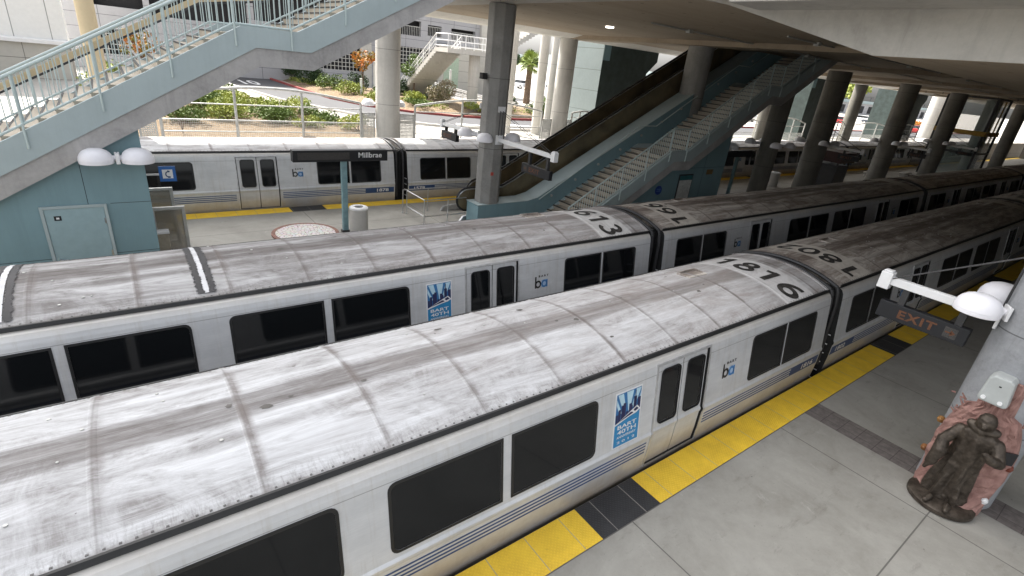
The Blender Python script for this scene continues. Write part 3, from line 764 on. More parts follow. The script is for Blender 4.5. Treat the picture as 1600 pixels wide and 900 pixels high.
column(10.35, 12.48, 3.2, 7.45, .58, 'conc_col', 'short round column rising beside the upper escalator, second on the island')
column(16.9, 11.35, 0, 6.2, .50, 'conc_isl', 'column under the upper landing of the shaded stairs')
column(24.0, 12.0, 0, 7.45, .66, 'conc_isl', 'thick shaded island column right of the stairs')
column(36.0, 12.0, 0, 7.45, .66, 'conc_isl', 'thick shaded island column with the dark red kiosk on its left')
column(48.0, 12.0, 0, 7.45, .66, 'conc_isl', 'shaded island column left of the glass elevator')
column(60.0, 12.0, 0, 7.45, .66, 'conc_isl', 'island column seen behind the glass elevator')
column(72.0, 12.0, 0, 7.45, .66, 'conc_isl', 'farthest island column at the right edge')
g2 = 'pale columns beyond the far train'
column(-1.42, 20.9, -1, 7.6, .57, 'conc_out', 'pale round column beyond the far train, next to the stair underside', grp=g2)
column(9.7, 21.0, -1, 7.5, .52, 'conc_out', 'pale round column left of the dark clad stair tower', grp=g2)
column(10.819036538341607, 24.5, 1.6, 9.4, .31, 'conc_out', 'slimmer pale column just left of the thick one by the stair tower', grp=g2)
column(13.866540481249103, 27.0, 1.6, 9.4, .27, 'conc_out', 'slimmest sunlit column between two thicker ones by the palms', grp=g2)
column(8.35, 24.5, 1.6, 9.4, .28, 'conc_out', 'slim pale column just right of the octagonal column', grp=g2)
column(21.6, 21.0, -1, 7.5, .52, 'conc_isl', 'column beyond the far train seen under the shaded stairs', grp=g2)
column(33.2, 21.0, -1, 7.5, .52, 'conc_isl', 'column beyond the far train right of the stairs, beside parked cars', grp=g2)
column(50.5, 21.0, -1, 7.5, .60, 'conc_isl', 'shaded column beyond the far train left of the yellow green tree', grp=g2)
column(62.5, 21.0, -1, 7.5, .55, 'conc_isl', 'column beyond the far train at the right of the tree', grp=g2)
column(93, 26, 1.6, 8.6, .95, 'conc_out', 'bright sunlit column outside the deck at the far right', grp=g2)
column(-12.33, 21, -1, 20, .27, 'beige_paint', 'sand coloured column seen through the upper stair railing', grp=g2)
column(-1.42, -3.05, 0, 6.66, .53, 'conc_near', 'blue grey concrete column with the bronze statue at its foot', False, 40)
# sun-blocking slab has no columns of its own
# lamps
def dome_lamp_mesh():
    mb = MB(); mb.lathe([(.295, 0), (.300, .05), (.296, .06), (.302, .065), (.29, .13), (.255, .20), (.20, .255), (.12, .29), (.04, .30), (0.001, .302)], n=28, cap=False)
    mb.lathe([(.295, 0), (.2, .03), (.001, .05)], n=28, cap=False)
    return mb.mesh('dome_shell', 'lampwhite', True)
DOME = dome_lamp_mesh()
GL = 'white dome lamps on the columns'
def dome_lamp(x, y, z, to, label):
    "lamp dome centred x,y at rim height z, arm towards to=(x,y)"
    t = thing('dome_lamp', label, 'lamp', (x, y, z), group=GL); link('dome_shell', DOME, t)
    d = Vector((to[0]-x, to[1]-y, 0)); L = d.length; d.normalize()
    mb = MB(); mb.tube(d*.26+Vector((0, 0, .09)), d*(L-.03)+Vector((0, 0, .09)), .06, 10)
    for q in (.32, .38, .44):
        if q < L-.05: mb.tube(d*q+Vector((0, 0, .09)), d*(q+.02)+Vector((0, 0, .09)), .078, 10)
    mb.obj('arm', 'lampwhite', t, True)
    s = Vector((-d.y, d.x, 0)); c = d*(L-.02)
    mm = Matrix((d, s, Vector((0, 0, 1)))).transposed().to_4x4(); mm.translation = c+Vector((0, 0, .09))
    MB().box(-.02, .02, -.11, .11, -.11, .11, mat=mm).obj('wall_plate', 'white', t, bevel=.006)
    return t
dome_lamp(-12.57, 10.00, 3.12, (-12.21, 10.02), 'white dome lamp on the blue stair wall, left one of the joined pair')
dome_lamp(-11.86, 10.00, 3.12, (-12.21, 10.02), 'white dome lamp on the blue stair wall, right one of the joined pair')
dome_lamp(-1.93, -2.30, 3.15, (-1.75, -2.62), 'white dome lamp in front on the statue column, above the exit sign')
dome_lamp(-.80, -2.35, 3.15, (-1.12, -2.62), 'white dome lamp half hidden behind the front one on the statue column')
dome_lamp(-1.55, 12.15, 3.2, (-1.3, 12.27), 'white dome lamp on the left face of the octagonal column')
dome_lamp(-.20, 12.28, 3.2, (-.65, 12.36), 'white dome lamp right of the octagonal column, behind the exit sign arm')
dome_lamp(-1.6, 13.4, 3.2, (-1.2, 12.85), 'white dome lamp behind the octagonal column, left of it')
dome_lamp(11.3, 10.65, 3.15, (11.65, 10.42), 'left white dome lamp at the end corner of the shaded stair wall')
dome_lamp(11.95, 10.6, 3.15, (11.65, 10.42), 'right white dome lamp at the end corner of the shaded stair wall')
for (cx, cy, rr, nm) in ((16.9, 11.35, .5, 'the stair landing column'), (24.0, 12.0, .66, 'the thick column right of the stairs'), (36.0, 12, .66, 'the column by the red kiosk'), (48, 12, .66, 'the column left of the elevator')):
    for sx, sy, w1 in ((-1, -1, 'near left'), (1, -1, 'near right'), (-1, 1, 'far left'), (1, 1, 'far right')):
        dome_lamp(cx+sx*.75, cy+sy*.75, 3.15, (cx+sx*(rr-.1)*.72, cy+sy*(rr-.1)*.72), 'dim dome lamp on the %s side of %s' % (w1, nm))
for dx, w1 in ((-.8, 'left'), (.8, 'right')):
    dome_lamp(-1.42+dx, 21.35, 3.3, (-1.42+dx*.5, 21.15), 'white dome lamp at the %s of the pale column beyond the far train' % w1)

# ------------------------------------------------------------------ signs
def text_obj(name, txt, fn, wd, ht, mat, parent, bold=.02, sp=1.):
    mb = MB(); put_text(mb, txt, fn, wd, ht, bold, spacing=sp); return mb.obj(name, mat, parent)
t = thing('platform_sign', 'black Millbrae destination sign on a teal post over the island platform', 'sign', (-6.35, 13.08, 0))
MB().box(-.09, .09, -.07, .07, 0, 2.44).obj('post', 'pole', t, bevel=.01)
MB().box(-.13, .13, -.11, .11, 0, .08).obj('post_foot', 'darkmetal', t, bevel=.01)
MB().box(-1.60, 1.46, -.13, .13, 2.42, 2.78).obj('sign_box', 'signblack', t, bevel=.012)
MB().box(-1.46, .15, -.137, -.128, 2.49, 2.71).obj('display', 'led', t)
text_obj('lettering', 'Millbrae', lambda u, v: (.85+u, -.135, 2.62+v), .80, .17, 'white', t, .012)
def exit_sign(x, y0, y1, z, col_y, label, arrow_left, face=-1, z_arm=3.12):
    "hanging EXIT sign across the platform (along Y) facing -X, arm from the column"
    t = thing('exit_sign', label, 'sign', (x, (y0+y1)/2, z))
    L = (y1-y0)/2
    b = MB(); b.box(-.075, .075, -L, L, 0, .30); b.obj('sign_box', 'signblack', t, bevel=.01)
    text_obj('lettering', 'EXIT', lambda u, v: (-.079, .05-u, .15+v), .56, .15, 'amber', t, .03, 1.15)
    mb = MB(); s = 1 if arrow_left else -1; yc = s*(L-.22)
    mb.raw([(-.0785, yc-.09, .06), (-.0785, yc+.09, .06), (-.0785, yc+.09, .24), (-.0785, yc-.09, .24)], [[0, 1, 2, 3]], 0)
    mb.raw([(-.081, yc-.07*s, .14), (-.081, yc+.02*s, .14), (-.081, yc+.02*s, .165), (-.081, yc-.07*s, .165)], [[0, 1, 2, 3]], 1)
    mb.raw([(-.081, yc+.0*s, .10), (-.081, yc+.07*s, .152), (-.081, yc+.0*s, .205)], [[0, 1, 2]], 1)
    mb.obj('arrow', ['led', 'amber'], t)
    for yy in (-L*.72, L*.55): MB().box(-.05, .05, yy-.05, yy+.05, .30, z_arm-z-.05).obj('hanger', 'darkmetal', t)
    d = 1 if y1 > col_y else -1
    ye = (y1+.06 if d > 0 else y0-.06)-(y0+y1)/2; yc0 = col_y-(y0+y1)/2
    a = MB(); a.box(-.055, .055, min(yc0, ye), max(yc0, ye), z_arm-z-.07, z_arm-z+.07); a.obj('arm', 'white', t, bevel=.01)
    a = MB(); a.box(-.09, .09, ye-.09, ye+.09, z_arm-z-.16, z_arm-z+.14); a.box(-.07, .07, ye-.07, ye+.07, z_arm-z+.14, z_arm-z+.17); a.obj('arm_end', 'white', t, bevel=.012)
    [MB().box(-.16, .16, yc0-.02, yc0+.02, z_arm-z+q0, z_arm-z+q1).obj('wall_plate', 'white', t, bevel=.006) for q0, q1 in ((-.17, .17), (.95, 1.15))]
    for dx in (-.06, .06):
        a = MB(); a.tube((dx, yc0, z_arm-z+1.0), (dx, ye-.1*d, z_arm-z+.05), .009, 6)
        a.tube((dx, yc0+.03*d, z_arm-z+1.0), (dx, yc0+.03*d, z_arm-z+.15), .012, 6); a.obj('stay_wire', 'darkmetal', t)
    return t
exit_sign(-1.62, -2.33, -1.03, 2.47, -2.56, 'black EXIT sign hung from a white arm on the statue column', False)
exit_sign(-1.0, 8.95, 10.45, 2.50, 12.03, 'smaller black EXIT sign hung beside the octagonal column in front of the escalator', True, z_arm=3.28)
exit_sign(-1.2, 14.6, 15.8, 2.75, 12.9, 'black hanging sign left of the octagonal column above the far train', True, z_arm=3.3)
exit_sign(24.0, 9.3, 10.5, 2.5, 11.4, 'dark hanging sign on the thick column right of the stairs', True)
exit_sign(36.0, 9.3, 10.5, 2.5, 11.4, 'dark hanging sign on the column by the red kiosk', True)
exit_sign(48.0, 9.3, 10.5, 2.5, 11.4, 'dark hanging sign near the glass elevator', True)
t = thing('platform_sign', 'dark platform sign on a slim post behind the shaded stairs', 'sign', (15.05, 11.95, 0))
MB().box(-.08, .08, -.07, .07, 0, 2.5).obj('post', 'pole', t); MB().box(-1.2, 1.2, -.1, .1, 2.45, 2.8).obj('sign_box', 'signblack', t, bevel=.01)
# phone sign
t = thing('phone_sign', 'square blue telephone sign beside the blue wall corner', 'sign', (-11.32, 11.0, 2.45))
MB().box(-.17, .17, -.02, .02, 0, .36).obj('sign_plate', plain('phone_sign_blue', (.02, .13, .42), .4), t, bevel=.005)
MB().box(-.105, .105, -.024, -.020, .075, .285).obj('white_field', 'white', t)
mb = MB(); mb.path([(.03, -.03, .245), (-.025, -.03, .22), (-.04, -.03, .17), (-.02, -.03, .125), (.035, -.03, .105)], .012, 8); mb.tube((.0, -.03, .25), (.045, -.03, .235), .018, 8); mb.tube((.0, -.03, .105), (.05, -.03, .11), .018, 8)
mb.obj('handset_symbol', 'blue', t)
MB().box(-.43, -.17, -.012, .012, .15, .19).obj('bracket', 'alu', t)

# ------------------------------------------------------------------ stairs
def staircase(name, label, xs, y0, y1, zs, rail_far=True, clip_x=None, right=True):
    """three flights climbing to +X. xs = [x_foot, landing1 x0, x1, landing2 x0, x1, x_top], zs = [0, z1, z2, ztop]"""
    t = thing(name, label, 'stairs', (xs[0], y0, 0)); ox, oy = xs[0], y0
    runs = [(xs[0], zs[0], xs[1], zs[1]), (xs[2], zs[1], xs[3], zs[2]), (xs[4], zs[2], xs[5], zs[3])]
    st = MB(); ns = MB()
    W = y1-y0
    for (a, za, b, zb) in runs:
        n = max(1, round((zb-za)/.17)); dx = (b-a)/n; dz = (zb-za)/n
        for i in range(n):
            X = a+i*dx-ox
            st.box(X, X+dx+.02, .14, W-.02, za+i*dz-.12, za+(i+1)*dz)
            st.box(X-.012, X+.035, .15, W-.03, za+(i+1)*dz-.028, za+(i+1)*dz+.004, 1)
    for (a, b, z) in ((xs[1], xs[2], zs[1]), (xs[3], xs[4], zs[2])): st.box(a-ox, b-ox, .14, W-.02, z-.2, z)
    st.obj('treads', ['tread', 'nosing'], t)
    def line(off, offl=None): # polyline parallel to the nosings (off) and to the landings (offl)
        offl = off if offl is None else offl; P = []
        ms = [(r_[3]-r_[1])/(r_[2]-r_[0]) for r_ in runs]
        P.append((runs[0][0]-ox, zs[0]+off))
        for k in (0, 1):
            zl = zs[k+1]+offl
            P.append((runs[k][0]+(zl-off-runs[k][1])/ms[k]-ox, zl)); P.append((runs[k+1][0]+(zl-off-runs[k+1][1])/ms[k+1]-ox, zl))
        P.append((runs[2][2]-ox, zs[3]+off)); return P
    def band(o0, o1, ya, yb, nm, mat, bev=0):
        A = line(*o0); B = line(*o1); mb = MB()
        for k in range(5):
            mb.prism([A[k], A[k+1], B[k+1], B[k]], 'y', ya, yb)
        bm = mb; return bm.obj(nm, mat, t)
    band((-.90, -.64), (-.48, -.25), .0, .16, 'stringer', 'conc'); band((-.90, -.64), (-.48, -.25), W-.16, W, 'stringer', 'conc'); band((-.70, -.45), (-.16, -.1), .16, W-.16, 'waist_slab', 'conc')
    band((-.48, -.25), (.09, .17), -.03, .10, 'skirt', 'teal_panel'); band((-.48, -.25), (.09, .17), W-.10, W+.03, 'skirt', 'teal_panel')
    for ya in ((.03,)+((W-.03,) if rail_far else ())):
        top = line(1.10); bot = line(.20); posts = []
        for k in range(5):
            (xa, za), (xb, zb) = top[k], top[k+1]; L = xb-xa; n = max(1, round(L/.125)); bal = MB()
            bal.tube((xa, ya, za), (xb, ya, zb), .032, 10); bal.tube((xa, ya, za-.9), (xb, ya, zb-.9), .024, 8)
            for i in range(n):
                f = (i+.5)/n; x = xa+L*f; z = za+(zb-za)*f
                bal.tube((x, ya, z-.9), (x, ya, z-.02), .011, 5, caps=False)
            bal.obj('railing', 'rail_paint', t, True)
            npst = max(1, round(L/1.30))
            for i in range(npst+1 if k == 4 else npst): posts.append((xa+L*i/npst, za+(zb-za)*i/npst))
        side = -.045 if ya < W/2 else W+.045
        for (x, z) in posts:
            p = MB(); p.tube((x, ya, z-.01), (x, ya, z-.92), .026, 8); p.tube((x, side, z-.88), (x, side, z-1.35), .022, 8); p.tube((x, ya, z-.90), (x, side, z-.90), .02, 6)
            p.obj('post', 'rail_paint', t, True)
    return t
t1 = staircase('stairway', 'sunlit pale blue railed stairway climbing across the upper left', [-21.2, -15.95, -14.85, -9.70, -8.52, -3.4], 10.10, 13.3, [0, 2.92, 5.86, 8.6])
MB().box(-3.42+21.2, -1.52+21.2, 0.0, 3.2, 8.2, 8.598).obj('top_landing', 'conc', t1)
for za, zb, mt, nm in ((0, .15, 'beige_paint', 'wall_band'), (-.06, -.01, 'darkmetal', 'band_trim')):
    mb = MB(); mb.prism([(-15.5+21.2, 3.33+za), (-9.9+21.2, 6.48+za), (-8.3+21.2, 6.75+za), (-3.6+21.2, 9.3+za), (-3.6+21.2, 9.3+zb), (-8.3+21.2, 6.75+zb), (-9.9+21.2, 6.48+zb), (-15.5+21.2, 3.33+zb)], 'y', 3.26, 3.32); mb.obj(nm, mt, t1)
t2 = staircase('stairway', 'shaded stairway with closely barred railing rising under the deck beside the escalator', [1.15, 6.50, 7.62, 12.90, 13.95, 19.0], 10.10, 12.03, [0, 2.98, 5.95, 8.6], rail_far=False)
# wall handrail of stairs 2
mb = MB()
for a, b, za, zb in ((1.2, 6.5, .95, 3.93), (6.5, 7.6, 3.93, 3.93), (7.6, 12.9, 3.93, 6.9), (12.9, 13.9, 6.9, 6.9), (13.9, 17, 6.9, 8.5)): mb.tube((a-1.15, 1.86, za), (b-1.15, 1.86, zb), .022, 8)
mb.obj('wall_handrail', 'rail_paint', t2, True)
# walls under the stairs
def stair_wall(name, label, pts, y, th, seams, x0):
    t = thing(name, label, 'wall', (x0, y, 0)); mb = MB(); mb.prism([(a-x0, b) for a, b in pts], 'y', 0, th); mb.obj('wall_panel', 'teal', t)
    s = MB()
    for a, b, c, d in seams: s.box(a-x0, b-x0, -.002, .004, c, d)
    s.obj('joint', plain('dark_joint', (.05, .07, .08), .8), t); return t
tw = stair_wall('blue_enclosure_wall', 'blue painted enclosure wall under the sunlit stairs', [(-26, 0), (-11.76, 0), (-11.76, 3.95), (-15.0, 2.15), (-26, 2.1)], 10.30, 2.9,
           [(-12.885, -12.873, 2.18, 3.4), (-12.5, -11.76, 2.172, 2.184), (-20, -13.68, 1.02, 1.032), (-12.58, -11.76, 1.02, 1.032)], -26)
# door
td = thing('service_door', 'pale blue grey metal service door in the blue stair wall', 'door', (-13.13, 10.29, 0))
mb = MB()
for a, b, c, d in ((-.56, -.50, 0, 2.18), (.50, .56, 0, 2.18), (-.50, .50, 2.12, 2.18)): mb.box(a, b, -.035, 0, c, d)
mb.obj('frame', 'teal_panel', td, bevel=.006)
MB().box(-.495, .495, -.018, 0, 0.01, 2.115).obj('leaf', plain('door_paint', (.30, .42, .45), .45, nz=.04), td)
MB().box(-.36, -.24, -.022, -.018, 1.87, 1.97).obj('sign_plate', 'signblack', td); MB().box(-.325, -.275, -.024, -.022, 1.90, 1.94).obj('emblem', 'white', td)
[MB().box(.47, .50, -.035, -.015, z, z+.12).obj('hinge', 'steel', td) for z in (1.75, 1.0, .25)]
mb = MB(); mb.tube((-.42, -.018, 1.0), (-.42, -.07, 1.0), .02, 8); mb.tube((-.42, -.07, 1.0), (-.30, -.07, 1.0), .014, 8); mb.obj('handle', 'steel', td)
tw2 = stair_wall('blue_enclosure_wall', 'shaded blue enclosure wall under the barred stairs, ending right of a map poster', [(2.8, 0), (11.25, 0), (11.25, 4.0), (8.3, 2.35), (6.9, 2.3), (2.8, .1)], 10.32, 2.1,
           [(2.8, 11.25, 2.35, 2.362), (9.6, 9.612, 0, 3)], 2.8)
tm = thing('map_poster', 'tall white notice poster with a teal heading on the shaded stair wall', 'poster', (8.3, 10.30, 0))
def yb(px): return px
MB().box(-.50, .50, -.05, 0, .55, 2.10).obj('frame', 'darkmetal', tm, bevel=.01)
MB().box(-.45, .45, -.056, -.05, .60, 1.84).obj('sheet', plain('notice_sheet', (.60, .62, .60), .5, nz=.12, sc=9), tm)
MB().box(-.45, .45, -.056, -.05, 1.85, 2.05).obj('heading', plain('notice_heading', (.03, .16, .18), .5, nz=.2, sc=14), tm)
tb = thing('small_sign', 'small blue oval sign low on the shaded stair wall', 'sign', (6.55, 10.31, 0))
MB().prism([(.22*math.cos(2*math.pi*i/20), 1.45+.20*math.sin(2*math.pi*i/20)) for i in range(20)], 'y', -.02, 0).obj('plate', plain('small_sign_blue', (.02, .06, .28), .4), tb)
mb = MB(); mb.box(-.13, .13, -.024, -.02, 1.49, 1.51); mb.box(-.13, .13, -.024, -.02, 1.41, 1.43); mb.obj('stripe', plain('pale_blue_line', (.2, .35, .6), .5), tb)
tb = thing('small_sign', 'small yellowish brown plaque on the shaded stair wall right of the poster', 'sign', (10.1, 10.31, 0))
MB().box(-.24, .24, -.02, 0, 2.03, 2.26).obj('plate', plain('brown_plate', (.20, .13, .05), .6), tb)
# ------------------------------------------------------------------ escalator with its ledge
t = thing('escalator', 'escalator with smoked side panels and pale blue ledge climbing under the deck', 'escalator', (-1.66, 12.05, 0))
ox, oy = -1.66, 12.05
base = [(-1.66, 0), (-1.66, .86), (.68, .89), (1.2, 1.0), (16.6, 8.75), (17.8, 8.75), (17.8, 8.0), (3.0, 0)]
MB().prism([(x-ox, z) for x, z in base], 'y', 0, .80).obj('ledge_wall', 'teal', t, bevel=.01)
mb = MB()
seg = [(-1.68, .862), (.68, .892), (1.2, 1.002), (16.6, 8.752)]
for (a, za), (b, zb) in zip(seg[:-1], seg[1:]):
    a -= ox; b -= ox
    mb.raw([(a, -.02, za), (b, -.02, zb), (b, .84, zb), (a, .84, za), (a, -.02, za+.018), (b, -.02, zb+.018), (b, .84, zb+.018), (a, .84, za+.018)], [[0, 3, 2, 1], [4, 5, 6, 7], [0, 1, 5, 4], [2, 3, 7, 6]])
mb.obj('ledge_cap', 'teal_panel', t)
M['smoke'] = plain('smoked_bronze_panel', (.20, .16, .095), .3, .35, nz=.3, sc=.9)
for ya, yb_, sh in ((1.0, 1.02, 0), (2.25, 2.27, 1.2)):
    mb = MB(); lo = [(-1.55+sh, .42), (1.65, .46), (2.4, .80), (17.6, 8.70)]; hi = [(-1.45+sh, 1.27), (.2, 1.29), (1.2, 1.86), (17.6, 10.3)]
    for k in range(3): mb.prism([(lo[k][0]-ox, lo[k][1]), (lo[k+1][0]-ox, lo[k+1][1]), (hi[k+1][0]-ox, hi[k+1][1]), (hi[k][0]-ox, hi[k][1])], 'y', ya, yb_)
    n = 10; c = (-1.50+sh, .845)
    mb.prism([(c[0]-ox+.46*math.cos(R(88+184*i/n)), c[1]+.425*math.sin(R(88+184*i/n))) for i in range(n+1)], 'y', ya, yb_)
    mb.obj('side_panel', 'smoke', t)
    mb = MB(); yc = (ya+yb_)/2
    pts = [(c[0]-ox+.50*math.cos(R(268-180*i/10)), yc, c[1]+.455*math.sin(R(268-180*i/10))) for i in range(11)]+[(0.1-ox, yc, 1.32), (.6-ox, yc, 1.55), (1.2-ox, yc, 1.88), (17.6-ox, yc, 10.33)]
    mb.path(pts, .042, 8); mb.obj('handrail', 'rubber', t, True)
    mb = MB(); mb.path([(x, yc-.03, z-.06) for x, y, z in pts[6:]], .024, 6); mb.obj('rail_trim', 'steel', t, True)
for ya in (.86, 2.38):
    mb = MB(); lo = [(-1.9, .0), (1.65, .0), (2.4, .35), (17.6, 8.1)]; hi = [(-1.75, .20), (1.5, .50), (2.35, .92), (17.6, 8.82)]
    for k in range(3): mb.prism([(lo[k][0]-ox, lo[k][1]), (lo[k+1][0]-ox, lo[k+1][1]), (hi[k+1][0]-ox, hi[k+1][1]), (hi[k][0]-ox, hi[k][1])], 'y', ya, ya+.10)
    mb.obj('skirt_deck', 'steel', t)
mb = MB()
for i in range(46):
    x = .8+i*.36; z = .03+max(0, i-2)*.187
    mb.box(x-ox, x+.36-ox, 1.03, 2.24, z-.25, z)
mb.obj('steps', 'darkmetal', t)
mb = MB(); lo = [(.5, -.0), (2.0, .0), (17.2, 7.2)]; hi = [(.5, .15), (2.0, .3), (17.2, 8.1)]
for k in range(2): mb.prism([(lo[k][0]-ox, lo[k][1]), (lo[k+1][0]-ox, lo[k+1][1]), (hi[k+1][0]-ox, hi[k+1][1]), (hi[k][0]-ox, hi[k][1])], 'y', 2.50, 2.66)
mb.obj('outer_cladding', 'teal', t)
for k in range(12):
    x = 1.9+k*1.22; z = 1.0+(x-1.2)*.503; MB().tube((x-ox, -.06, z-.30), (x-ox, 0, z-.30), .05, 10).obj('wall_fitting', 'galv', t)
# ------------------------------------------------------------------ guard rails at the escalator foot
t = thing('guard_rail', 'thin stainless guard rail around the escalator entrance', 'railing', (-3.5, 12.9, 0))
mb = MB(); C0 = [(0.1, .0), (-.55, 1.95)]
def rail_run(mb, pts, hs, post_at, foot=None):
    for h in hs: mb.path([(x, y, h) for x, y in pts], .02, 8)
    for x, y in post_at: mb.tube((x, y, 0), (x, y, max(hs)), .02, 8); mb.tube((x, y, 0), (x, y, .03), .045, 10)
rail_run(mb, [(1.9, .12), (.1, .12), (.1, 1.6)], (.92, .30), [(.1, .12), (1.1, .12), (.1, 1.6)]); rail_run(mb, [(.0, 1.75), (1.9, 1.75)], (.92,), [(0.0, 1.75), (1.1, 1.75)])
mb.obj('rails', 'steel', t, True)
# trash can
def trash(x, y, label):
    t = thing('trash_can', label, 'trash can', (x, y, 0), group='grey round trash cans')
    mb = MB(); mb.lathe([(.30, 0), (.30, .90), (.27, .90)], n=28, cap=False); mb.obj('drum', 'conc_out', t, True)
    mb = MB(); mb.lathe([(.305, .88), (.31, .93), (.27, .955), (.15, .955), (.15, .90), (.001, .90)], n=28, cap=False); mb.obj('lid', 'white', t, True)
    mb = MB(); mb.lathe([(.001, .912), (.145, .912), (.145, .90)], n=20, cap=False); mb.obj('opening', 'under', t)
trash(-6.0, 12.75, 'grey round trash can beside the Millbrae sign post')
trash(23.4, 13.7, 'grey round trash can in the shade behind the stairs')
# mosaic disc
mm = NT('broken_tile_mosaic'); vo = mm.n('TexVoronoi', {'Vector': mm.co(), 'Scale': 9.}, feature='DISTANCE_TO_EDGE'); cc = mm.n('TexVoronoi', {'Vector': mm.co(), 'Scale': 9.}, out=1)
kk = mm.mix(mm.math('LESS_THAN', vo, .05), mm.mix(.12, (.62, .60, .58), cc), (.22, .14, .12)); mm.set('Base Color', kk).set('Roughness', .5)
t = thing('mosaic_disc', 'low round mosaic disc with a brick red rim on the island platform', 'mosaic', (-7.62, 13.25, 0))
MB().lathe([(1.05, 0), (1.05, .05), (0.93, .055), (.93, 0)], n=48, cap=False).obj('rim', plain('brick_rim', (.26, .13, .10), .8, nz=.3, sc=12), t)
MB().lathe([(.001, .05), (.93, .05)], n=48, cap=False).obj('mosaic_face', mm.m, t)
# wind screens beside the blue wall
for k, (x, y, lb) in enumerate(((-11.42, 11.6, 'grey framed glass windscreen panel at the blue wall corner, nearer one'), (-11.5, 13.6, 'grey framed glass windscreen panel at the blue wall corner, behind the nearer one'))):
    t = thing('windscreen', lb, 'windscreen', (x, y, 0), group='glass windscreens by the blue wall')
    mb = MB(); z1 = 1.66
    for a, b, c, d in ((-.36, -.28, 0, z1), (.30, .38, 0, z1), (-.28, .30, z1-.08, z1), (-.28, .30, .28, .35), (-.28, .30, .04, .09)): mb.box(a, b, -.04, .04, c, d)
    mb.obj('frame', 'galv', t, bevel=.008)
    g = NT('hazy_screen_glass').set('Base Color', (.30, .28, .24)).set('Roughness', .15).set('Transmission Weight', .6).set('Alpha', .75).m
    MB().box(-.28, .30, -.006, .006, .35, z1-.08).obj('pane', g, t)
t = thing('call_box', 'slim beige call box post beside the windscreen', 'call box', (-11.62, 11.2, 0))
MB().box(-.12, .12, -.1, .1, 0, 1.12).obj('post', plain('call_box_beige', (.35, .31, .24), .6), t, bevel=.01); MB().box(-.14, .14, -.12, .12, 1.12, 1.17).obj('cap', 'white', t)
MB().box(-.13, .13, -.105, -.1, .3, .45).obj('yellow_label', 'yellow', t)
tag(MB().lathe([(.001, 0), (.07, 0), (.08, .10), (.03, .14), (.001, .14)], n=16, cap=False).obj('hydrant_cap', plain('signal_red', (.5, .03, .02), .5), loc=(-11.35, 11.3, .28)), 'small red valve cap beside the call box', 'valve')
# red kiosk, benches
t = thing('kiosk', 'dark red topped kiosk in the shade right of the stairs', 'kiosk', (28.2, 12.2, 0))
MB().box(-.9, .9, -.6, .6, 0, 1.7).obj('cabinet', 'darkmetal', t, bevel=.02); MB().box(-1.1, 1.1, -.8, .8, 1.9, 2.6).obj('sign_top', plain('dark_red_panel', (.035, .006, .006), .5), t, bevel=.02)
mb = MB(); [mb.box(a, a+.1, b, b+.1, 1.7, 1.9) for a in (-.9, .8) for b in (-.6, .5)]; mb.obj('strut', 'darkmetal', t)
for x, lb in ((13.2, 'brown topped kiosk with a ledge behind the end of the shaded stair wall'),):
    t = thing('kiosk', lb, 'kiosk', (x+.6, 13.6, 0))
    MB().box(-1.2, 1.2, -.6, .6, 0, 2.2).obj('cabinet', 'under', t); MB().box(-1.5, 1.5, -.9, .9, 2.5, 2.62).obj('canopy', 'tread', t); MB().box(-1.2, 1.0, -.6, .6, 2.62, 3.3).obj('sign_top', plain('dark_maroon', (.06, .02, .018), .6), t)
def bench(x, y, lb):
    t = thing('bench', lb, 'bench', (x, y, 0), group='concrete benches on the island')
    MB().box(-.9, .9, -.28, .28, .40, .48).obj('seat', 'conc_out', t, bevel=.02)
    for s in (-1, 1): MB().box(s*.6-.12, s*.6+.12, -.2, .2, 0, .40).obj('leg', 'conc_out', t)
bench(33.0, 13.6, 'pale concrete bench left of the kiosk column'); bench(39.5, 13.6, 'pale concrete bench right of the kiosk column'); bench(44.5, 12.6, 'pale concrete bench before the farther island column')
# stair towers clad dark
def tower(x0, x1, y0, y1, label, side=None):
    t = thing('stair_tower', label, 'tower', (x0, y0, 1.0)); w_, d_ = x1-x0, y1-y0
    P = [(0, 0), (w_, 0), (w_, 5.1), (w_+.9, 5.9), (w_+.9, 6.55), (0.55, 6.55), (0, 5.6)]
    MB().prism(P, 'y', 0, d_).obj('cladding', 'teal_dark', t)
    MB().prism([(-.01, 0), (d_, 0), (d_, 6.6), (.0, 6.6)], 'x', -.03, -.002).obj('side_wall', side or M_towerside, t)
    MB().box(.002, .6, -.012, -.002, 5.6, 6.55).obj('corner_panel', 'teal', t)
M_towerside = concrete('tower_side_panel', (.22, .26, .26), .85, 1, joints=[(2, 1.25, .03, 0)], streak=False)
tower(13.25, 17.6, 21.6, 24.6, 'dark clad stair tower beyond the escalator with its lit side coloured paler')
tower(41.4, 46.5, 21.6, 25, 'dark clad stair tower with its side coloured for shade, right of the shaded stairs', 'teal_dark')  # side takes the dark colour in place of deck shade
tower(66, 72, 21.6, 25, 'dark clad stair tower in deep shade at the far right', 'teal_dark')
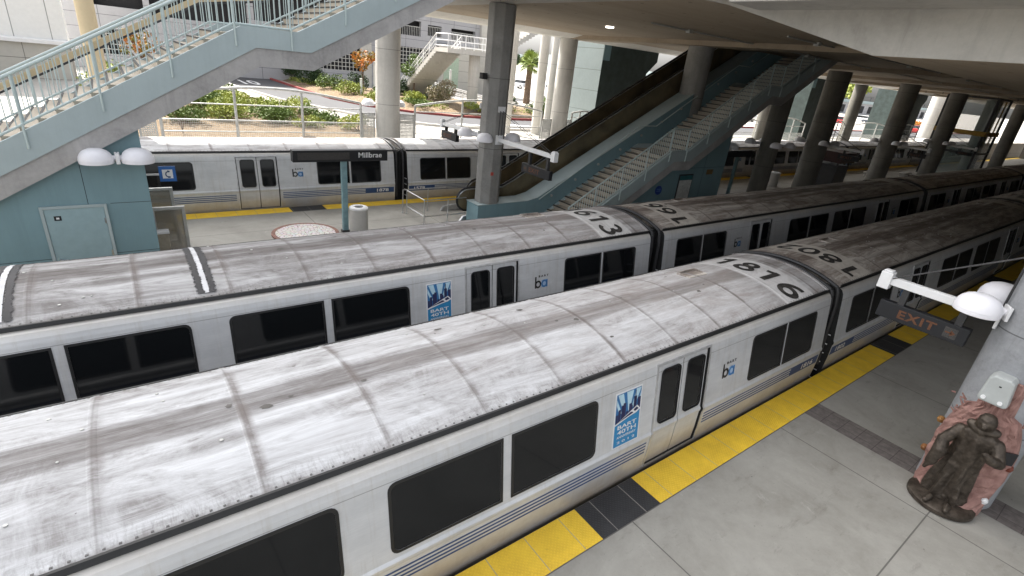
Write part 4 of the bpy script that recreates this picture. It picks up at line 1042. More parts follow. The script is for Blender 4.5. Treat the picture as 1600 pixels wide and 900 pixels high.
# glass elevator
t = thing('elevator', 'glass elevator shaft with yellow rails at the far right of the island', 'elevator', (54.5, 12.0, 0))
mb = MB()
for x in (-2.2, 2.2):
    for y in (-1.9, 1.9): mb.box(x-.09, x+.09, y-.09, y+.09, 0, 7.4)
for z in (2.4, 7.3):
    mb.box(-2.2, 2.2, -1.98, -1.82, z, z+.16); mb.box(-2.2, 2.2, 1.82, 1.98, z, z+.16); mb.box(-2.28, -2.12, -1.9, 1.9, z, z+.16)
mb.obj('frame', 'darkmetal', t)
mb = MB(); mb.box(-2.35, -2.28, -2, 2, 4.1, 4.5); mb.box(-2.3, 2.3, -2.08, -2.0, 4.1, 4.5); mb.box(-.1, .1, -2.08, -2.0, 3.4, 7.2)
mb.obj('yellow_rail', plain('yellow_rail_paint', (.55, .33, .05), .5), t)
g = NT('elevator_glass').set('Base Color', (.25, .33, .32)).set('Roughness', .1).set('Alpha', .45).m
mb = MB(); mb.box(-2.21, -2.19, -1.8, 1.8, .1, 7.2); mb.box(-2.1, 2.1, -1.91, -1.89, .1, 7.2); mb.obj('glass', g, t)

# ------------------------------------------------------------------ the statue on the near column
t = thing('statue', 'dark bronze robed figure on a pink plaster backing at the foot of the near column', 'statue', (-2.2, -3.05, 0))
def angv(a, r_, z): return (-1.42+2.2+r_*math.cos(a), r_*math.sin(a), z)
mb = MB(); rs = random.Random(11); na, nz_ = 22, 30; V = []; F = []
for j in range(nz_+1):
    z = 2.35*j/nz_; hw = R(38+32*math.sin(math.pi*min(1, (z+.15)/1.9))) if z < 1.75 else R(26-6*(z-1.75))
    for i in range(na+1):
        a = math.pi-hw+2*hw*i/na; e = min(i, na-i)/3; r_ = .535+min(1, e)*(.06+.05*rs.random())*(1.15 if z < 1.7 else .8)
        if z < .35: r_ += .22*(1-z/.35)*max(0, math.cos((a-math.pi)*1.3))
        V.append(angv(a, r_, z))
for j in range(nz_):
    for i in range(na): F.append([j*(na+1)+i, j*(na+1)+i+1, (j+1)*(na+1)+i+1, (j+1)*(na+1)+i])
mb.raw(V, F); o = mb.obj('plaster_backing', 'plaster', t); s_ = o.modifiers.new('solid', 'SOLIDIFY'); s_.thickness = .05; s_.offset = -1
MB().lathe([(.43, 0), (.46, .02), (.46, .08), (.40, .12), (.001, .13)], (.10, .01, 0), n=36).obj('plinth', 'bronze', t, True)
def figure():
    V = []; F = []; n = 40
    rings = [  # z, cx, cy, rx(depth), ry(width), fold
        (.12, -.02, .02, .22, .30, .13), (.25, -.02, .02, .21, .275, .16), (.45, -.03, .02, .19, .245, .17), (.65, -.03, .01, .18, .225, .15), (.85, -.03, 0, .17, .215, .12),
        (1.0, -.04, -.01, .18, .225, .08), (1.12, -.05, -.01, .18, .22, .06), (1.25, -.06, -.02, .19, .235, .04), (1.36, -.08, -.02, .18, .25, .03), (1.44, -.10, -.02, .15, .235, .03),
        (1.50, -.12, -.02, .115, .16, .03), (1.54, -.14, -.02, .10, .115, .02), (1.60, -.17, -.02, .115, .115, 0), (1.68, -.19, -.02, .125, .12, 0), (1.75, -.19, -.02, .115, .11, 0), (1.81, -.18, -.02, .075, .075, 0), (1.835, -.175, -.02, .01, .01, 0)]
    for k, (z, cx, cy, rx, ry, fo) in enumerate(rings):
        for i in range(n):
            a = 2*math.pi*i/n; q = 1+fo*math.sin(a*7+z*3.0)+fo*.6*math.sin(a*12-z*5+1)
            V.append((cx+.16+rx*q*math.cos(a), cy+ry*q*math.sin(a), z))
    for k in range(len(rings)-1):
        for i in range(n): F.append([k*n+i, k*n+(i+1) % n, (k+1)*n+(i+1) % n, (k+1)*n+i])
    F.append(list(range(n))[::-1]); F.append([(len(rings)-1)*n+i for i in range(n)])
    mb = MB(); mb.raw(V, F)
    # arms with wide sleeves, a hood roll, hanging cloth
    def limb(pts):
        for (a, ra), (b, rb) in zip(pts[:-1], pts[1:]): mb.tube(a, b, ra, 12, r2=rb)
        for a, ra in pts: mb.lathe([(ra*math.sin(R(q)), -ra*math.cos(R(q))) for q in range(4, 180, 22)], a, 12)
    limb([((.06, .21, 1.38), .085), ((-.02, .33, 1.12), .085), ((-.10, .30, .95), .10), ((-.14, .33, .72), .075)])
    limb([((.06, -.25, 1.38), .085), ((-.06, -.36, 1.16), .085), ((-.20, -.28, 1.22), .075), ((-.27, -.20, 1.30), .045)])
    limb([((-.16, .34, .70), .045), ((-.18, .36, .60), .03)])
    limb([((.02, -.16, 1.56), .07), ((-.03, -.02, 1.52), .08), ((.02, .13, 1.56), .07)])
    for yy in (-.12, .12): limb([((-.20, yy, .16), .05), ((-.32, yy*1.15, .14), .04)])
    # face
    limb([((-.155, -.02, 1.66), .035), ((-.165, -.02, 1.64), .028)])
    me = mb.mesh('figure', 'bronze', True); o = link('figure', me, t)
    r_ = o.modifiers.new('merge', 'REMESH'); r_.mode = 'VOXEL'; r_.voxel_size = .010; r_.use_smooth_shade = True
    s = o.modifiers.new('smooth', 'SMOOTH'); s.iterations = 4; s.factor = .6
    tx = bpy.data.textures.new('folds', 'CLOUDS'); tx.noise_scale = .05; d = o.modifiers.new('folds', 'DISPLACE'); d.texture = tx; d.strength = .012; d.mid_level = .5
    return o
figure()
# small coloured ornaments on the plaster
for nm, a, r_, z, mt in (('ornament', math.pi+R(52), .60, .95, plain('ornament_red_brown', (.18, .04, .02), .5)), ('ornament', math.pi-R(60), .60, 1.18, plain('ornament_gold', (.28, .14, .04), .5)),
                         ('ornament', math.pi-R(64), .60, .55, plain('ornament_ochre', (.28, .12, .04), .5)), ('ornament', math.pi+R(44), .62, .28, 'white')):
    p = angv(a, r_, z); mb = MB(); mb.lathe([(.001, -.06), (.045, -.045), (.06, 0), (.045, .045), (.001, .065)], p, 12, cap=False); mb.lathe([(.001, -.03), (.03, 0), (.001, .03)], (p[0]-.05, p[1], p[2]+.02), 8, cap=False); mb.obj(nm, mt, t, True)
mb = MB()
rs = random.Random(4)
for k in range(18):
    a = math.pi-R(rs.uniform(24, 60)) if k < 11 else math.pi+R(rs.uniform(30, 50)); z = rs.uniform(1.45, 1.8); p = Vector(angv(a, .62, z))
    q = p+Vector((rs.uniform(-.08, .0), rs.uniform(-.09, .09), rs.uniform(-.03, .12))); MB().tube(p, q, .018, 6, r2=.008).obj('plaster_branch', 'plaster', t, True)
t = thing('camera_housing', 'pale grey rounded housing fixed to the column above the statue', 'housing', (-2.02, -2.98, 2.16))
mb = MB(); mb.prism([(-.17, -.19), (.14, -.19), (.17, -.15), (.15, .20), (.10, .26), (-.10, .26), (-.15, .22), (-.19, -.15)], 'x', -.19, .12)
mb.obj('shell', plain('housing_grey', (.42, .44, .43), .4, nz=.04), t, bevel=.035)
[MB().tube((-.21, y, -.12), (-.12, y, -.12), .03, 10).obj('bolt', 'white', t) for y in (-.10, .10)]
mb = MB(); mb.box(-.192, -.188, -.03, .0, .11, .13); mb.obj('slot', 'under', t)
t = thing('wall_notice', 'small black notice on the right side of the near column', 'sign', (-1.95, -3.46, 1.05))
MB().box(-.01, .01, -.10, .10, 0, .22, mat=Matrix.Rotation(R(42), 4, 'Z')).obj('plate', 'signblack', t)
tag(MB().box(-.01, .01, -.06, .06, -.06, .06).obj('alarm_plate', plain('alarm_red', (.45, .07, .05), .5), loc=(-1.18, 12.02, 2.05)), 'small red alarm plate on the octagonal column', 'alarm').rotation_euler = (0, 0, R(90))
t = thing('floodlight', 'small black floodlight on the octagonal column', 'floodlight', (-1.5, 12.45, 5.35))
MB().box(-.20, .0, -.1, .1, -.08, .12).obj('housing', 'under', t, bevel=.01); MB().tube((0, 0, .0), (.12, 0, .0), .03, 8).obj('bracket', 'alu', t)

# ------------------------------------------------------------------ railing beyond the far train
def fence_bay(x0, x1, label, sag=.42, y=20.95, zt=3.42):
    t = thing('arched_railing', label, 'railing', (x0, y, 1.64), group='arched galvanised railings'); L = x1-x0; mb = MB()
    z0 = zt-1.64; n = 16
    top = [(L*i/n, 0, z0+sag*math.sin(math.pi*i/n)) for i in range(n+1)]; mb.path(top, .05, 10); mb.obj('top_rail', 'galv', t, True)
    mb = MB(); [mb.tube((0, 0, z), (L, 0, z), .025, 8) for z in (.42, z0-.28, z0-.90)]; mb.obj('mid_rail', 'galv', t, True)
    for i in range(4):
        x = L*i/3; z = z0+sag*math.sin(math.pi*i/3); MB().tube((x, 0, 0), (x, 0, z), .055, 8).obj('post', 'galv', t, True)
    mb = MB(); k = 0; x = .0
    while x < L: mb.box(x, x+.008, .01, .018, .05, z0-.90); x += .07
    z = .05
    while z < z0-.9: mb.box(0, L, .02, .026, z, z+.008); z += .07
    mb.obj('mesh_panel', 'galv', t)
def gate(x0, x1, label):
    t = thing('mesh_panel_gate', label, 'railing', (x0, 20.95, 1.64), group='perforated infill panels'); L = x1-x0; mb = MB()
    for a, b, c, d in ((0, .05, 0, 1.35), (L-.05, L, 0, 1.35), (0, L, 1.30, 1.36), (0, L, 0.05, .10)): mb.box(a, b, -.025, .025, c, d)
    mb.obj('frame', 'galv', t); mb = MB(); x = .05
    while x < L: mb.box(x, x+.035, -.01, .01, .1, 1.3); x += .07
    z = .1
    while z < 1.3: mb.box(.05, L-.05, .0, .012, z, z+.035); z += .07
    mb.obj('mesh_panel', 'galv', t)
fence_bay(-10.7, -2.75, 'long arched galvanised railing in front of the planting, left of the pale column')
gate(-2.7, -2.05, 'narrow perforated panel left of the pale column'); gate(-.8, .0, 'narrow perforated panel right of the pale column')
gate(-11.45, -10.85, 'perforated panel next to the blue stair wall')
fence_bay(.05, 8.3, 'arched railing between the pale column and the palms')
fence_bay(10.7, 12.7, 'short dark arched railing left of the stair tower', .12)
gate(8.4, 9.1, 'narrow perforated panel left of the thick pale column'); gate(10.3, 10.65, 'narrow perforated panel right of the thick pale column')
for a, b, lb in ((22.3, 32.5, 'arched railing seen under the shaded stairs'), (34, 41, 'arched railing right of the shaded stairs'), (51.5, 61.5, 'arched railing in front of the yellow green tree'), (63.5, 72, 'arched railing in front of the bright far column'), (47, 49.8, 'short railing right of the second stair tower')):
    fence_bay(a, b, lb)

# ------------------------------------------------------------------ outside: road, kerbs, planting
def ribbon(pts, w_, z, mb=None, h=0, mi=0):
    mb = mb or MB(); L = []; Rr = []
    for i, p in enumerate(pts):
        a = Vector(pts[max(0, i-1)]); b = Vector(pts[min(len(pts)-1, i+1)]); d = (b-a).normalized(); n = Vector((-d.y, d.x))
        L.append(Vector(p)+n*w_/2); Rr.append(Vector(p)-n*w_/2)
    for i in range(len(pts)-1):
        q = [L[i], L[i+1], Rr[i+1], Rr[i]]
        if h: mb.prism([tuple(v) for v in q], 'z', z, z+h, mi)
        else: mb.face([(v.x, v.y, z) for v in q], mi)
    return mb
struct(ribbon([(-1.6, 90), (-1.2, 60), (-.6, 48), (1.0, 39.5), (3.2, 33.5), (7, 30), (14, 28.3), (30, 28), (60, 28), (140, 29)], 5.6, 1.606).obj('road', 'asphalt'))
KB = [(1.9, 66), (1.75, 57.3), (2.0, 48), (2.4, 41), (3.8, 36.5), (6, 33.8), (9, 32.0), (14, 31.3), (30, 31), (60, 31), (140, 32)]
struct(ribbon(KB, .22, 1.6, h=.16).obj('red_kerb', 'kerbred'))
KB2 = [(-4.4, 66), (-4.2, 57), (-3.6, 47), (-2.2, 38.2), (.6, 31.2), (2.6, 28.2), (5, 26.6), (9, 25.7), (14, 25.4), (30, 25)]
struct(ribbon(KB2, .20, 1.6, h=.15).obj('kerb', 'kerb'))
struct(ribbon([(-1.5, 22.2), (4, 22.2), (30, 22.6), (90, 22.6)], 3.0, 1.604).obj('pavement', 'sidewalk'))
mb = MB(); put_text(mb, '10', lambda u, v: (-1.35+u, 52.6+v, 1.611), 1.5, 4.2, .02); struct(mb.obj('road_marking', 'white'))
mb = MB(); mb.face([(6.2, 27.2, 1.612), (9.5, 27.4, 1.612), (7.0, 28.6, 1.612)]); mb.face([(9.8, 27.8, 1.612), (13.5, 27.9, 1.612), (10.5, 29.3, 1.612)]); struct(mb.obj('road_marking', 'white'))
def mound(pts, z, h, nm, seed):
    "soil bed: polygon raised slightly in the middle"
    c = Vector((sum(p[0] for p in pts)/len(pts), sum(p[1] for p in pts)/len(pts))); mb = MB(); n = len(pts); rings = [1, .93, .7, .35]; hs = [0, .3, .75, 1]
    V = []
    rs = random.Random(seed)
    for r_, hh in zip(rings, hs): V += [(c.x+(p[0]-c.x)*r_, c.y+(p[1]-c.y)*r_, z+h*hh*(.85+.3*rs.random() if hh else 1)) for p in pts]
    V.append((c.x, c.y, z+h)); F = []
    for k in range(3):
        for i in range(n): F.append([k*n+i, k*n+(i+1) % n, (k+1)*n+(i+1) % n, (k+1)*n+i])
    for i in range(n): F.append([3*n+i, 3*n+(i+1) % n, 4*n])
    mb.raw(V, F); return struct(mb.obj(nm, 'soil', smooth=True))
mound([(-12.5, 21.3), (-6, 21.3), (-2, 21.4), (0.2, 23.2), (-.2, 27), (-1.6, 31.5), (-3.4, 36), (-5, 44), (-9, 46), (-13, 40)], 1.604, .35, 'planting_bed_soil', 1)
mound([(3.0, 60), (2.4, 50), (2.9, 42), (4.6, 37.3), (7, 34.8), (11, 33.2), (20, 32.4), (30, 33), (26, 40), (14, 46), (8, 52)], 1.604, .5, 'planting_bed_soil', 2)

def leaves(name, mat, blobs, size, density, parent=None, seed=0, flat=.5):
    rs = np.random.RandomState(seed); V = []; F = []
    for (cx, cy, cz, rx, ry, rz) in blobs:
        n = int(density*(rx*ry+ry*rz+rx*rz)*4)
        p = rs.normal(size=(n, 3)); p /= np.linalg.norm(p, axis=1)[:, None]; p *= (rs.uniform(.45, 1.05, size=(n, 1)))**.6
        p = p*[rx, ry, rz]+[cx, cy, cz]
        a = rs.normal(size=(n, 3)); a /= np.linalg.norm(a, axis=1)[:, None]; b = rs.normal(size=(n, 3)); b -= (a*b).sum(1)[:, None]*a; b /= np.linalg.norm(b, axis=1)[:, None]
        s = size*rs.uniform(.6, 1.3, size=(n, 1))
        q = np.stack([p-a*s, p+b*s*flat, p+a*s, p-b*s*flat], 1).reshape(-1, 3)
        k = len(V); V += q.tolist(); F += [[k+4*i, k+4*i+1, k+4*i+2, k+4*i+3] for i in range(n)]
    me = bpy.data.meshes.new(name); me.from_pydata(V, [], F); me.materials.append(M[mat]); me.update()
    return link(name, me, parent)
def shrub(x, y, w_, h, mat, label, seed, name='shrub', z=1.75, dens=55, size=.07, cat='shrub', grp='shrubs in the planting beds'):
    t = thing(name, label, cat, (x, y, z), group=grp); rs = random.Random(seed); bl = []
    for k in range(6):
        a = rs.uniform(0, 6.28); r_ = rs.uniform(.15, .5)*w_*.9; s = rs.uniform(.30, .5)
        bl.append((math.cos(a)*r_, math.sin(a)*r_, h*rs.uniform(.35, .7), w_*s*.8, w_*s*.8, h*s*.75))
    leaves('foliage', mat, bl, size, dens, t, seed)
    mb = MB()
    for k in range(5):
        b = bl[k]; mb.tube((0, 0, 0), (b[0]*.8, b[1]*.8, b[2]), .025, 5, r2=.012)
    mb.obj('stems', 'bark', t); return t
def tree(x, y, h, cr, mat, label, seed, z=1.75, dens=40, size=.10, trunk_r=.09, name='tree'):
    t = thing(name, label, 'tree', (x, y, z), group='trees beyond the far train'); rs = random.Random(seed); mb = MB()
    top = Vector((rs.uniform(-.2, .2), rs.uniform(-.2, .2), h*.55)); mb.tube((0, 0, 0), top, trunk_r, 8, r2=trunk_r*.7); bl = []
    for k in range(8):
        a = k*.785+rs.uniform(-.3, .3); r_ = cr*rs.uniform(.35, .75); e = Vector((top.x+math.cos(a)*r_, top.y+math.sin(a)*r_, h*rs.uniform(.6, .92)))
        mb.tube(top*rs.uniform(.7, 1), e, trunk_r*.5, 6, r2=.015); s = cr*rs.uniform(.28, .42); bl.append((e.x, e.y, e.z, s, s, s*.7))
    bl.append((top.x, top.y, h*.9, cr*.4, cr*.4, cr*.3))
    mb.obj('trunk', 'bark', t, True); leaves('crown', mat, bl, size, dens, t, seed); return t
S = [(-9.6, 24.5, 1.5, .9, 'leaf', 'green shrub behind the railing beside the blue wall'), (-7.6, 25.5, 2.2, 1.3, 'leaf_lime', 'bright lime green bush behind the railing, left of the first post'),
     (-5.6, 25.2, 1.9, 1.0, 'leaf', 'mid green bush behind the long railing'), (-4.3, 24.2, 1.2, .8, 'leaf_lime', 'low lime bush in the middle of the soil bed'),
     (-1.9, 23.6, 1.3, .9, 'leaf_lime', 'lime bush just left of the pale column'), (-6.8, 30, 2.2, 1.2, 'leaf_lime', 'yellow green bush behind the first ones near the road'),
     (-3.4, 28, 1.4, .7, 'leaf', 'small green bush nearer the road edge'),
     (4.0, 52, 2.2, 1.9, 'leaf_dark', 'dark flowering bush at the top of the kerb curve'), (4.6, 47, 2.3, 1.6, 'leaf', 'green bush along the red kerb, upper'), (5.0, 43, 2.0, 1.4, 'leaf_lime', 'yellow green bush along the red kerb, middle'),
     (6.6, 40.4, 1.6, 1.1, 'leaf', 'green bush below the orange flowering tree'), (8.2, 37.4, 2.0, 1.2, 'leaf_lime', 'yellow green ground bush left of the pale dry shrub'),
     (10.6, 37.6, 2.1, 2.2, 'leaf_dry', 'pale dry looking shrub left of the pale column'), (9.6, 42.5, 1.5, 1.8, 'leaf_dark', 'dark green bush below the round topped tree'), (6.8, 46.5, 1.5, 1.8, 'leaf_dark', 'dark green bush behind the white post'),
     (12.5, 34.6, 2.0, .8, 'leaf_lime', 'low lime hedge along the red kerb'), (15.5, 35.0, 2.4, 1.6, 'leaf_dark', 'dark shrub below the outdoor staircase'), (13.5, 32.9, 1.7, 1.2, 'leaf_dry', 'pale flowering shrub at the foot of the staircase pier'),
     (19, 34, 2.2, 1.3, 'leaf', 'green shrub right of the staircase pier'),
     (30, 47, 2.5, .8, 'leaf', 'low green bush among the palms')]
S += [(-8.8, 27.5, 2.6, 1.5, 'leaf', 'broad green bush behind the lime one, nearest the stair underside'), (-5.0, 27.3, 2.4, 1.2, 'leaf_lime', 'wide lime bush in the middle of the bed beyond the long railing'), (-3.0, 25.5, 1.6, .9, 'leaf', 'green bush left of the lime one by the pale column'),
     (-7.0, 34, 2.4, 1.3, 'leaf', 'green bush high in the bed below the road marking'), (5.8, 38.6, 2.0, 1.0, 'leaf_lime', 'yellow green ground bush just inside the red kerb bend'), (7.6, 35.6, 2.2, .9, 'leaf', 'low green bush inside the kerb, left of the pale column'),
     (11.8, 40.5, 2.2, 1.5, 'leaf', 'green bush behind the pale dry shrub'), (17.2, 37.5, 2.6, 1.7, 'leaf', 'green bush behind the staircase pier'), (7.9, 42.8, 2.4, 1.5, 'leaf', 'green bush between the orange and the round topped tree'), (3.4, 56.5, 2.4, 1.8, 'leaf_dark', 'farthest dark bush where the kerb disappears')]
for i, (x, y, w_, h, mt, lb) in enumerate(S): shrub(x, y, w_, h, mt, lb, i+20, size=.062 if y < 33 else .09, dens=110 if y < 33 else 50)
tree(-10.2, 32, 3.9, 1.1, 'leaf_red', 'red and yellow flowering bush seen through the stair railing', 3, dens=42, size=.10)
shrub(-12.2, 30.0, 1.6, 2.4, 'leaf_lime', 'tall lime green bush behind the sand coloured column', 77, size=.09)
tree(6.3, 44, 3.7, 1.5, 'leaf_orange', 'orange flowering tree below the stair underside', 5, dens=36, size=.12)
tree(9.9, 41.2, 3.9, 1.45, 'leaf', 'small round topped green tree in front of the dark grid openings', 6, dens=46, size=.11)
mb = MB(); t = thing('bare_sapling', 'thin leafless sapling in the soil bed', 'tree', (-4.9, 22.6, 1.7)); rs = random.Random(9)
for k in range(18):
    a = rs.uniform(0, 6.28); h = rs.uniform(.3, .9); mb.tube((0, 0, h*.5), (math.cos(a)*.5*h, math.sin(a)*.5*h, h+.5), .012, 5, r2=.004)
mb.tube((0, 0, 0), (0, 0, 1.0), .02, 6, r2=.01); mb.obj('branches', 'bark', t)
t = thing('bare_sapling', 'small leafless sapling by the blue wall', 'tree', (-9.9, 22.4, 1.7)); mb = MB()
for k in range(12):
    a = rs.uniform(0, 6.28); h = rs.uniform(.3, .6); mb.tube((0, 0, h*.4), (math.cos(a)*.5*h, math.sin(a)*.5*h, h+.35), .011, 5, r2=.004)
mb.tube((0, 0, 0), (0, 0, .7), .02, 6, r2=.01); mb.obj('branches', 'bark', t)
def palm(x, y, h, label, seed):
    t = thing('palm_tree', label, 'palm tree', (x, y, 1.6), group='palm trees in the sunlit lot'); mb = MB(); rs = random.Random(seed)
    mb.lathe([(.42, 0), (.36, h*.3), (.32, h*.55), (.40, h*.62), (.3, h*.68)], n=12); mb.obj('trunk', 'bark', t, True)
    V = []; F = []
    for k in range(46):
        a = rs.uniform(0, 6.28); el = rs.uniform(-.7, 1.35); L = rs.uniform(1.3, 1.9); d = Vector((math.cos(a)*math.cos(el), math.sin(a)*math.cos(el), math.sin(el))); s = Vector((-math.sin(a), math.cos(a), 0))
        b = Vector((0, 0, h*.68)); stem = b+d*L*.45
        for j in range(11):
            f = (j-5)/5*1.15; dd = (d*math.cos(f)+s*math.sin(f)).normalized(); tip = stem+dd*L*.62+Vector((0, 0, -.28*abs(f)-.12)); n = dd.cross(d if abs(f) > .1 else Vector((0, 0, 1))).normalized()*.05
            i = len(V); V += [stem, stem+dd*L*.3+s*.05, tip, stem+dd*L*.3-s*.05]; F.append([i, i+1, i+2, i+3])
        i = len(V); V += [b+s*.03, stem+s*.02, stem-s*.02, b-s*.03]; F.append([i, i+1, i+2, i+3])
    me = bpy.data.meshes.new('fronds'); me.from_pydata([tuple(v) for v in V], [], F); me.materials.append(M['palm']); link('fronds', me, t)
palm(27.0, 46.6, 6.3, 'palm tree nearest the octagonal column, left of the slim columns', 1); palm(36.0, 45.9, 5.6, 'palm tree right of the thick pale column', 2)
palm(29.6, 55, 5.6, 'middle palm tree of the group left of the slim columns', 3); palm(31.8, 62, 5.6, 'farthest palm tree of the group left of the slim columns', 4); palm(112, 66, 6.5, 'distant palm tree beyond the parked cars', 5)
tree(108, 44, 8.2, 3.0, 'leaf_lime', 'yellow green street tree seen between shaded columns', 12, dens=12, size=.35, trunk_r=.18, z=1.6)
tree(83, 50, 7.5, 2.6, 'leaf_lime', 'yellow green tree right of the second stair tower', 13, dens=12, size=.35, trunk_r=.18, z=1.6)
shrub(104, 36, 3.5, 1.6, 'leaf_lime', 'yellow flowering hedge before the parked cars', 31, dens=8, size=.3); shrub(124, 38, 4, 1.6, 'leaf_orange', 'orange flowering hedge near the bright far column', 32, dens=8, size=.3)
rs_ = random.Random(8); cover = []
for (x0, y0, x1, y1, w_, n_) in ((3.3, 56, 4.6, 44, 1.6, 26), (4.8, 42, 9.0, 35.2, 1.5, 34), (9, 35, 22, 34, 1.2, 30), (-9.5, 29, -3.6, 33, 2.6, 20)):
    for k in range(n_):
        f = rs_.random(); cover.append((x0+(x1-x0)*f+rs_.uniform(0, w_), y0+(y1-y0)*f+rs_.uniform(-.2, w_), 1.85+rs_.uniform(0, .15), rs_.uniform(.35, .8), rs_.uniform(.35, .8), rs_.uniform(.15, .35)))
gc = leaves('ground_cover', 'leaf_lime', cover, .08, 45, None, 5); gc['kind'] = 'stuff'; gc['label'] = 'low yellow green ground cover in the planting beds'; gc['category'] = 'plants'
# posts by the planting
for x, y, h, lb in ((7.2, 43.5, 3.0, 'tall white post in front of the orange flowering tree'), (5.6, 42.6, 1.6, 'short white marker post left of the tall one'), (13.2, 40.5, 3.0, 'thin grey post left of the pale column')):
    t = thing('white_post', lb, 'post', (x, y, 1.6), group='posts in the planting'); MB().tube((0, 0, 0), (0, 0, h), .10, 10).obj('pole', 'white', t, True); MB().lathe([(.13, 0), (.13, .04), (.001, .08)], (0, 0, h), 12, cap=False).obj('cap', 'galv', t, True)

# ------------------------------------------------------------------ parking garage and white building
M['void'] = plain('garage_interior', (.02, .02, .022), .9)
t = thing('parking_garage', 'grey panelled parking garage with dark gridded openings behind the planting', 'building', (-15, 58, 1.6))
def wallwith(holes, x0, x1, z0, z1, th, mat):
    xs = sorted(set([x0, x1]+[h[0] for h in holes]+[h[1] for h in holes])); zs_ = sorted(set([z0, z1]+[h[2] for h in holes]+[h[3] for h in holes])); mb = MB()
    for a, b in zip(xs[:-1], xs[1:]):
        for c, d in zip(zs_[:-1], zs_[1:]):
            if any(h[0] <= a and b <= h[1] and h[2] <= c and d <= h[3] for h in holes): continue
            mb.box(a, b, 0, th, c, d)
    return mb
gh = [(2.2, 9.5, 3.4, 5.6), (10.8, 17, 3.9, 6.2), (18.4, 20.2, 4.2, 6.0), (-12, -8.9, 6.6, 8.6), (-8.5, -1.5, 6.3, 8.2), (-1.0, 6.5, 6.9, 9.3), (-12, -10.4, 3.2, 5.0), (12.5, 14.9, 7.3, 8.7), (15.7, 17.3, 7.5, 8.5), (18.5, 21.5, 7.3, 8.5)]
KX = lambda x: -12.1+(x+12.1)*1.149
KZ = lambda z: 5.92+(z-5.92)*1.149
gh = [(KX(a)+15, KX(b)+15, KZ(c)-1.6, KZ(d)-1.6) for a, b, c, d in gh]
wallwith(gh, 0, 45.5, 0, 13, .5, None).obj('facade', 'garage', t)
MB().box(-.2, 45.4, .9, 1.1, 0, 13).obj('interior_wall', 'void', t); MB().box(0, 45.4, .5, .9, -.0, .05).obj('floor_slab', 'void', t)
for i, (a, b, c, d) in enumerate(gh):
    if i in (3, 4, 5): continue
    mb = MB()
    if i in (7, 8, 9):
        x = a
        while x < b: mb.box(x, x+.04, .12, .16, c, c+.95); x += .22
        mb.box(a, b, .1, .18, c+.95, c+1.02)
    else:
        x = a
        while x <= b: mb.box(x, x+.07, .15, .2, c, d); x += .42
        z = c
        while z <= d: mb.box(a, b, .14, .19, z, z+.07); z += .42
    mb.obj('window_grid', 'galv', t)
for cx in (27, 42.8): MB().box(cx-.6, cx+.6, -.5, 0, 0, 12).obj('pier', 'conc_out', t)
for (x, z) in ((8.5, 5.2), (16.2, 5.0)): MB().lathe([(.001, 0), (.3, 0), (.22, .14), (.001, .15)], (x+17, .6, z-1.7), 14, cap=False).obj('ceiling_lamp', mL, t)
MB().box(36, 42, -.8, 0, 0, 5.4).obj('annex', 'wallpanel', t)
MB().box(36.8, 38.9, -.83, -.8, .4, 4).obj('green_door', plain('pale_green_panel', (.42, .52, .40), .6), t)
t = thing('white_building', 'white panelled building with a curved cornice at the upper left', 'building', (-45, 45, 1.6))
MB().box(0, 31.2, 0, 3, 0, 2.2).obj('lower_wall', 'wallpanel', t); MB().box(0, 31.2, .15, 3, 2.45, 16).obj('upper_wall', 'whitepanel', t)
mb = MB(); mb.prism([(-.35, 2.2), (0.2, 2.2), (.2, 2.45), (-.15, 2.5), (-.35, 2.4)], 'x', 0, 31.2); mb.obj('cornice', 'white', t)
# outdoor staircase
t = thing('outdoor_staircase', 'outdoor concrete staircase with white railings against the garage', 'stairs', (10.8, 36, 1.6))
def flight(mb, rail, a, b, w_, n, th=.28):
    a = Vector(a); b = Vector(b); d = Vector((b.x-a.x, b.y-a.y, 0)); s = Vector((-d.y, d.x, 0)).normalized()*w_/2
    for i in range(n):
        p = a+(b-a)*(i/n); q = a+(b-a)*((i+1)/n); z1 = max(p.z, q.z)
        P = [p-s, q-s, q+s, p+s]; V = [(v.x, v.y, z1-(b.z-a.z if b.z > a.z else a.z-b.z)/n-th) for v in P]+[(v.x, v.y, z1) for v in P]
        mb.raw(V, [[0, 3, 2, 1], [4, 5, 6, 7], [0, 1, 5, 4], [2, 3, 7, 6], [1, 2, 6, 5], [3, 0, 4, 7]])
    for sg in (-1, 1):
        u = s*sg; up = Vector((0, 0, 1))
        for h in (.25, .6, 1.0): rail.tube(a+u+up*h, b+u+up*h, .03, 6)
        for i in range(7): p = a+(b-a)*i/6+u; rail.tube(p, p+up*1.0, .025, 6)
        m_ = 26
        for i in range(m_): p = a+(b-a)*(i/m_)+u; rail.tube(p+up*.25, p+up*1.0, .008, 4, caps=False)
mb = MB(); rl = MB()
MB().box(-1.2, 3.6, -1.2, .9, 4.45, 4.78).obj('landing', 'conc_out', t)
for q in (((0, .9, 4.78), (0, 7.2, .95), 2.3, 19), ((3.6, -.15, 4.78), (9.6, -.15, 8.3), 2.0, 20), ((.8, 8.0, .95), (6.0, 3.4, -.1), 1.6, 10)):
    mb = MB(); flight(mb, rl, *q); mb.obj('flight', 'conc_out', t)
for h in (.15, .55, 1.0):
    rl.tube((-1.2, -1.15, 4.78+h), (3.6, -1.15, 4.78+h), .035, 6); rl.tube((-1.15, -1.15, 4.78+h), (-1.15, .9, 4.78+h), .035, 6)
for i in range(7): rl.tube((-1.2+i*.8, -1.15, 4.78), (-1.2+i*.8, -1.15, 5.8), .03, 6)
for i in range(34): rl.tube((-1.2+i*.14, -1.15, 4.9), (-1.2+i*.14, -1.15, 5.75), .009, 4, caps=False)
rl.obj('railing', 'white', t, True)
